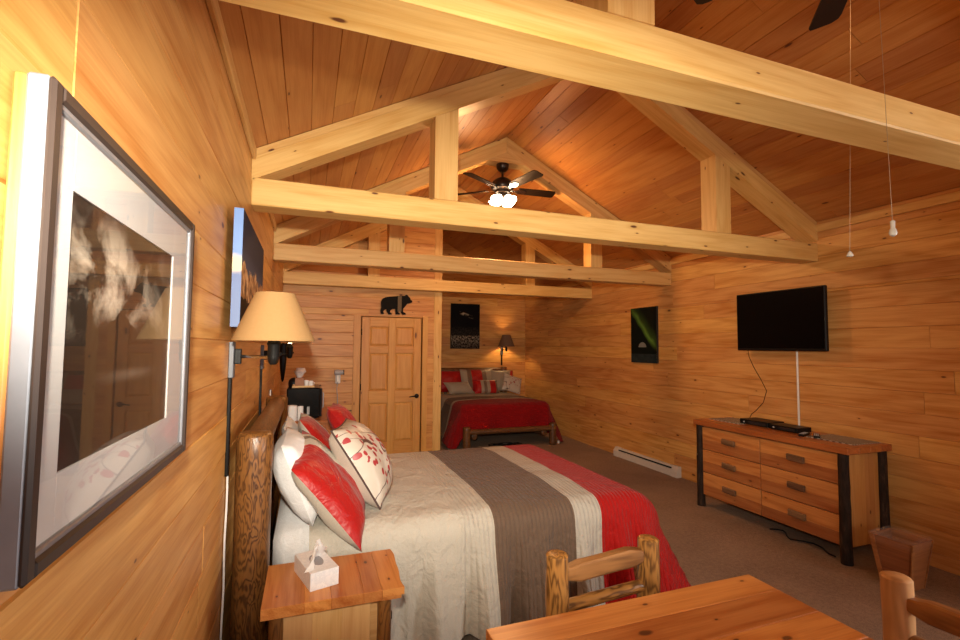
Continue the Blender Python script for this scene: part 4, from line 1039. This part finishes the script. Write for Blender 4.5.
mb.grid(Pg); mb.build('tissue', t.m, tbx, angle=180)

# ------------------------------------------------------------------ table and log chairs
tb = thing('dining_table', 'honey pine plank table at the lower edge of the photo', 'table', (1.06, .85, 0))
TX0, TX1, TY0, TY1, TZ = .527, 1.59, .25, 1.378, .75
mb = MB(); yy = TY1; k = 0; ti = (.75, .35, .9, .15, .7, .4, .95, .2)
while yy > TY0+.01:
    w = min(rng.choice((.10, .12, .13, .145)), yy-TY0)
    if yy-TY0-w < .05: w = yy-TY0
    mb.box((TX0, yy-w, TZ-.042), (TX1, yy, TZ), 'x', .002, ti[k % 8]); yy -= w; k += 1
mb.build('tabletop', PINE_T, tb)
mb = MB(); ring_ = [((TX0+.1, TY0+.08), (TX1-.1, TY0+.105)), ((TX0+.1, TY1-.105), (TX1-.1, TY1-.08)), ((TX0+.08, TY0+.1), (TX0+.105, TY1-.1)), ((TX1-.105, TY0+.1), (TX1-.08, TY1-.1))]
for k, (p, q) in enumerate(ring_):
    mb = MB(); mb.box((*p, TZ-.13), (*q, TZ-.042), 'x' if k < 2 else 'y', .003); mb.build('apron', PINE_F, tb)
for x in (TX0+.095, TX1-.095):
    for y in (TY0+.095, TY1-.095):
        mb = MB(); mb.log((x, y, 0), (x, y, TZ-.042), .05, .045, 14, 8, .04, .1); mb.build('leg', LOG_C, tb)
def chair(label, x, y, rz, post_mat):
    """back posts along local x at y=0, seat towards -y"""
    o = thing('log_chair', label, 'chair', (0, 0, 0), 'log chairs at the table')
    hw = .205; hz = .86
    def lg(name, p, q, r, **kw):
        mb = MB(); mb.log(p, q, r, **kw); return mb.build(name, post_mat, o)
    for sx in (-1, 1):
        mb = MB(); mb.log((sx*hw, 0, 0), (sx*hw, 0, hz), .045, .041, n=18, m=12, wob=.045, end=.16); mb.build('back_post', post_mat, o)
        lg('leg', (sx*hw, -.40, 0), (sx*hw, -.40, .43), .04, n=14, m=6)
        lg('side_rail', (sx*hw, 0, .22), (sx*hw, -.40, .22), .022, n=10, m=4)
        lg('side_rail', (sx*hw, 0, .39), (sx*hw, -.40, .39), .03, n=10, m=4)
    # flattened upper back slat with chopped tenon ends
    mb = MB()
    prof = [(-hw+.03, .026, .02), (-hw+.05, .03, .024), (-hw+.066, .034, .027), (-hw+.09, .042, .025), (-.05, .042, .024), (.06, .042, .024), (hw-.10, .044, .025), (hw-.075, .037, .029), (hw-.05, .031, .028), (hw-.03, .024, .02)]
    rings = []
    al = []
    for px_, hh_, tt_ in prof:
        r_ = []
        for k in range(12):
            a = 2*PI*k/12; c_, s_ = math.cos(a), math.sin(a); p_ = .45
            v = mb.bm.verts.new((px_, math.copysign(abs(c_)**p_, c_)*tt_*.95, .792+math.copysign(abs(s_)**p_, s_)*hh_*.82+.008*math.sin(px_*9))); r_.append(v); al.append(v)
        rings.append(r_)
    for a, b in zip(rings, rings[1:]):
        for k in range(12): mb.face([a[k], a[(k+1) % 12], b[(k+1) % 12], b[k]])
    mb.face(rings[0][::-1]); mb.face(rings[-1]); mb.fin(al); mb.build('back_slat', LOG_M, o, angle=28)
    lg('back_rail', (-hw+.03, 0, .668), (hw-.03, 0, .683), .023, n=12, m=6, wob=.06, end=.5)
    lg('front_rail', (-hw, -.40, .39), (hw, -.40, .39), .03, n=10, m=4)
    lg('rear_rail', (-hw, 0, .39), (hw, 0, .39), .028, n=10, m=4)
    mb = MB()
    for k in range(4): mb.box((-hw-.02+k*.1125, -.45, .435), (-hw-.02+(k+1)*.1125, -.055, .465), 'y', .006)
    mb.build('seat', PINE_F, o)
    o.location = (x, y, 0); o.rotation_euler = (0, 0, R(rz)); return o
pc = aty(556, 548, 1.55); pd = aty(649, 537, 1.55)
chair('log chair tucked under the far side of the table, its back towards the bed', (pc.x+pd.x)/2, 1.55, 1.5, LOG_C)
LOG_P = figured('pale_log', (.52, .29, .12), (.30, .145, .05), freq=14, sc=(3, 20, 20), rough=.45)
chair('log chair at the right end of the table, cut off by the photo edge', 1.845, 1.03-.2, -90, LOG_P)

# ------------------------------------------------------------------ counter behind the bed
kc = thing('counter_cabinet', 'reddish wooden cabinet against the left wall behind the near bed, under the microwave', 'cabinet', (0, 5.6, 0))
KX1, KY0, KY1, KZ = .30, 4.98, 6.15, .86
mb = MB(); mb.box((XL+.005, KY0-.02, KZ-.03), (KX1+.02, KY1+.02, KZ), 'y', .004); mb.build('worktop', DRES_T, kc)
mb = MB(); mb.box((XL+.01, KY0, .06), (KX1-.02, KY1, KZ-.03), 'z', .002); mb.build('cabinet_body', DRES_T, kc)
mb = MB(); mb.box((XL+.01, KY0+.03, 0), (KX1-.07, KY1-.03, .06), 'y', .002); mb.build('plinth', BLACK, kc)
for k in range(2):
    mb = MB(); y0 = KY0+.02+k*.575; mb.box((KX1-.02, y0, .09), (KX1, y0+.555, KZ-.05), 'z', .004); d = mb.build('cabinet_door', DRES_T, kc)
    mb = MB(); mb.lathe([(.006, 0), (.006, .015), (.016, .02), (.014, .03)], (KX1, y0+(.5 if k == 0 else .055), .62), 14, ax=(1, 0, 0)); mb.build('knob', BLACKM, d)
mwv = thing('microwave_oven', 'black microwave oven on the cabinet behind the near bed', 'microwave', (-.02, 5.3, KZ))
mb = MB(); mb.box((-.19, 5.10, KZ+.012), (.13, 5.56, 1.172), bev=.012); mb.build('casing', plain('microwave_black', (.006, .006, .0065), .16, Specular_IOR_Level=.25), mwv)
mb = MB(); mb.box((.13, 5.11, KZ+.02), (.148, 5.42, 1.165), bev=.004); d = mb.build('oven_door', plain('gloss_black', (.02, .02, .022), .1), mwv)
mb = MB(); mb.tube([(.148, 5.40, .93), (.168, 5.40, .94), (.168, 5.40, 1.09), (.148, 5.40, 1.10)], .007, 8); mb.build('door_handle', GREYP, d)
mb = MB(); mb.box((.13, 5.425, KZ+.02), (.146, 5.555, 1.165), bev=.004); mb.build('control_panel', BLACK, mwv)
mb = MB(); mb.box((.005, 5.0985, .905), (.03, 5.1005, .985), bev=.0008); g_ = mb.build('rating_label', plain('grey_sticker', (.35, .35, .36), .5), mwv); g_['label'] = 'small grey sticker on the side'
for a in (-.16, .09):
    for b in (5.13, 5.52):
        mb = MB(); mb.lathe([(.012, 0), (.012, .013)], (a, b, KZ), 10); mb.build('foot', BLACK, mwv)
MT = 1.172
ty = thing('serving_tray', 'small wooden tray on top of the microwave', 'tray', (-.04, 5.26, MT))
mb = MB(); mb.box((-.145, 5.16, MT), (.075, 5.36, MT+.008), 'x', .002); mb.build('tray_base', PINE_P, ty)
mb = MB(); ya, yb = 5.16, 5.36
mb.box((-.145, ya, MT+.006), (.075, ya+.008, MT+.018), 'x', .002); mb.box((-.145, yb-.008, MT+.006), (.075, yb, MT+.018), 'x', .002); mb.box((-.145, ya, MT+.006), (-.137, yb, MT+.018), 'y', .002); mb.box((.067, ya, MT+.006), (.075, yb, MT+.018), 'y', .002); mb.build('tray_rim', PINE_P, ty)
bx_ = thing('napkin_box', 'brown box with a white napkin sticking up, on the microwave tray', 'napkin box', (-.075, 5.24, MT+.008))
mb = MB(); mb.box((-.118, 5.20, MT+.008), (-.03, 5.29, MT+.098), 'x', .004); mb.build('box_body', plain('brown_card', (.33, .15, .08), .7), bx_)
mb = MB(); Pg = []
for i in range(9):
    row = []
    for j in range(17):
        a = 2*PI*j/16; v = i/8; r_ = (.018+.034*math.sin(min(v*2.4, PI*.75)))*(1+.35*NZ.noise(V((math.cos(a)*2, math.sin(a)*2, v*4))))
        row.append((-.078+r_*math.cos(a)+.01*v, 5.245+r_*math.sin(a), MT+.096+v*.10))
    Pg.append(row)
mb.grid(Pg); mb.build('napkin', WHITEC, bx_, angle=180)
for (x, y, h, lb) in ((-.008, 5.22, .062, 'small white cup on the microwave tray, beside the brown box'), (.035, 5.21, .055, 'small white cup at the right end of the microwave tray')):
    mg = thing('cup', lb, 'cup', (x, y, MT+.008), 'white cups on the microwave')
    mb = MB(); mb.lathe([(.014, 0), (.02, .004), (.023, h), (.020, h), (.017, .008), (.002, .006)], (x, y, MT+.008), 18, cap=False); mb.build('cup_body', WHITE, mg)
    mb = MB(); mb.tube([(x+.021, y-.004, MT+.008+h*.8), (x+.034, y-.006, MT+.008+h*.7), (x+.032, y-.006, MT+.008+h*.35), (x+.02, y-.004, MT+.008+h*.25)], .003, 6); mb.build('cup_handle', WHITE, mg)
mb = MB(); mb.lathe([(.055, 0), (.058, .03), (.05, .06), (.03, .08), (.002, .088)], (-.172+.04, 5.42, MT), 18); mb.bm.verts.ensure_lookup_table()
single('black_pouch', mb, BLACK, 'rounded black pouch behind the brown box on the microwave', 'pouch', (-.132, 5.42, MT))
for (x, y, r_, h, lb) in ((-.135, 5.03, .05, .15, 'wider white paper roll standing in front of the microwave'), (-.055, 5.035, .027, .14, 'slimmer white paper roll standing in front of the microwave')):
    mb = MB(); mb.lathe([(r_*.35, .005), (r_*.35, 0), (r_*.95, 0), (r_, .004), (r_, h-.004), (r_*.95, h), (r_*.35, h), (r_*.35, h-.02)], (x, y, KZ), 24)
    single('paper_roll', mb, WHITEC, lb, 'paper roll', (x, y, KZ), 'white paper rolls by the microwave')
# hair dryer on the partition
hd = thing('hair_dryer', 'white wall mounted hair dryer left of the door', 'hair dryer', (.40, PY, 1.08))
mb = MB(); mb.box((.36, PY-.05, 1.08), (.43, PY-.001, 1.22), bev=.01); mb.build('wall_holder', WHITE, hd)
mb = MB(); mb.lathe([(.02, 0), (.036, .006), (.04, .04), (.034, .09), (.028, .12), (.026, .12)], (.345, PY-.085, 1.235), 18, ax=(1, 0, .02)); mb.build('dryer_barrel', GREYP, hd)
mb = MB(); mb.box((.372, PY-.1, 1.10), (.408, PY-.062, 1.21), bev=.01); mb.build('dryer_grip', WHITE, hd)
mb = MB(); mb.lathe([(.03, 0), (.036, .004), (.036, .012)], (.462, PY-.085, 1.237), 16, ax=(1, 0, .02)); mb.build('nozzle', BLACK, hd)
mb = MB(); mb.tube([(.39, PY-.06, 1.1), (.385, PY-.05, 1.0), (.395, PY-.03, .92), (.40, PY-.02, .84), (.40, PY-.02, .78)], .006, 6); mb.build('cord', GREYP, hd)
# outlet on the left wall behind the bed
ol = thing('wall_outlet', 'small white outlet plate on the left wall beside the microwave', 'outlet', (XL, 5.3, 1.03))
mb = MB(); mb.box((XL, 5.02, 1.05), (XL+.008, 5.10, 1.17), bev=.002); mb.build('cover_plate', WHITE, ol)
mb = MB()
for z in (1.085, 1.135): mb.box((XL+.0075, 5.045, z-.012), (XL+.0095, 5.075, z+.012), bev=.0008)
mb.build('socket_face', GREYP, ol)

# ------------------------------------------------------------------ lights
def light(name, typ, loc, energy, col, **kw):
    l = bpy.data.lights.new(name, typ); l.energy = energy; l.color = col
    for k, v in kw.items(): setattr(l, k, v)
    o = bpy.data.objects.new(name, l); C.objects.link(o); o.location = loc; return o
# the photographer's flash, just above the lens
fl = light('camera_flash', 'SPOT', (-.05, -.06, 1.84), 560, (1, .91, .74), spot_size=R(102), spot_blend=.8, shadow_soft_size=.035)
fl.scale = (1, .60, 1)
fl.rotation_euler = V((.34, 1, -.06)).to_track_quat('-Z', 'Y').to_euler()
# lamp kits of the fans
light('fan_lamp', 'POINT', (2.055, 4.94, 3.20), 92, (1, .48, .18), shadow_soft_size=.12)
light('near_fan_lamp', 'POINT', (2.03, 1.146, 3.06), 10, (1, .50, .2), shadow_soft_size=.12)
# bulbs
light('bedside_bulb', 'POINT', (sb.x, LY, sb.z+.09), 1.5, (1, .68, .34), shadow_soft_size=.03)
light('second_bulb', 'POINT', (-.14, 4.12, sb.z+.09), 3, (1, .68, .34), shadow_soft_size=.03)
light('alcove_bulb', 'POINT', (3.86, 9.02, 1.74), 18, (1, .62, .26), shadow_soft_size=.03)
# added fill light, set in the made-up opening behind the camera
wl = light('added_window_fill', 'AREA', ((WX0+WX1)/2, YF-.2, (WZ0+WZ1)/2), 36, (.90, .95, 1.0), shape='RECTANGLE', size=WX1-WX0, size_y=WZ1-WZ0)
wl.rotation_euler = V((0, 1, 0)).to_track_quat('-Z', 'Y').to_euler()
wr = light('added_side_fill', 'AREA', (XR+.2, (VY0+VY1)/2, (VZ0+VZ1)/2), 200, (1.0, .97, .93), shape='RECTANGLE', size=VY1-VY0, size_y=VZ1-VZ0)  # added fill from a made-up side window, brightens the left wall
wr.rotation_euler = V((-1, 0, 0)).to_track_quat('-Z', 'Z').to_euler()
w = bpy.data.worlds.new('world'); bpy.context.scene.world = w; w.use_nodes = True
bg = w.node_tree.nodes['Background']; bg.inputs[0].default_value = (.55, .68, .9, 1); bg.inputs[1].default_value = .6
sc = bpy.context.scene
sc.view_settings.view_transform = 'Standard'; sc.view_settings.look = 'None'; sc.view_settings.gamma = 1; sc.view_settings.exposure = -.1
sc.cycles.max_bounces = 8; sc.cycles.diffuse_bounces = 5; sc.cycles.use_denoising = True
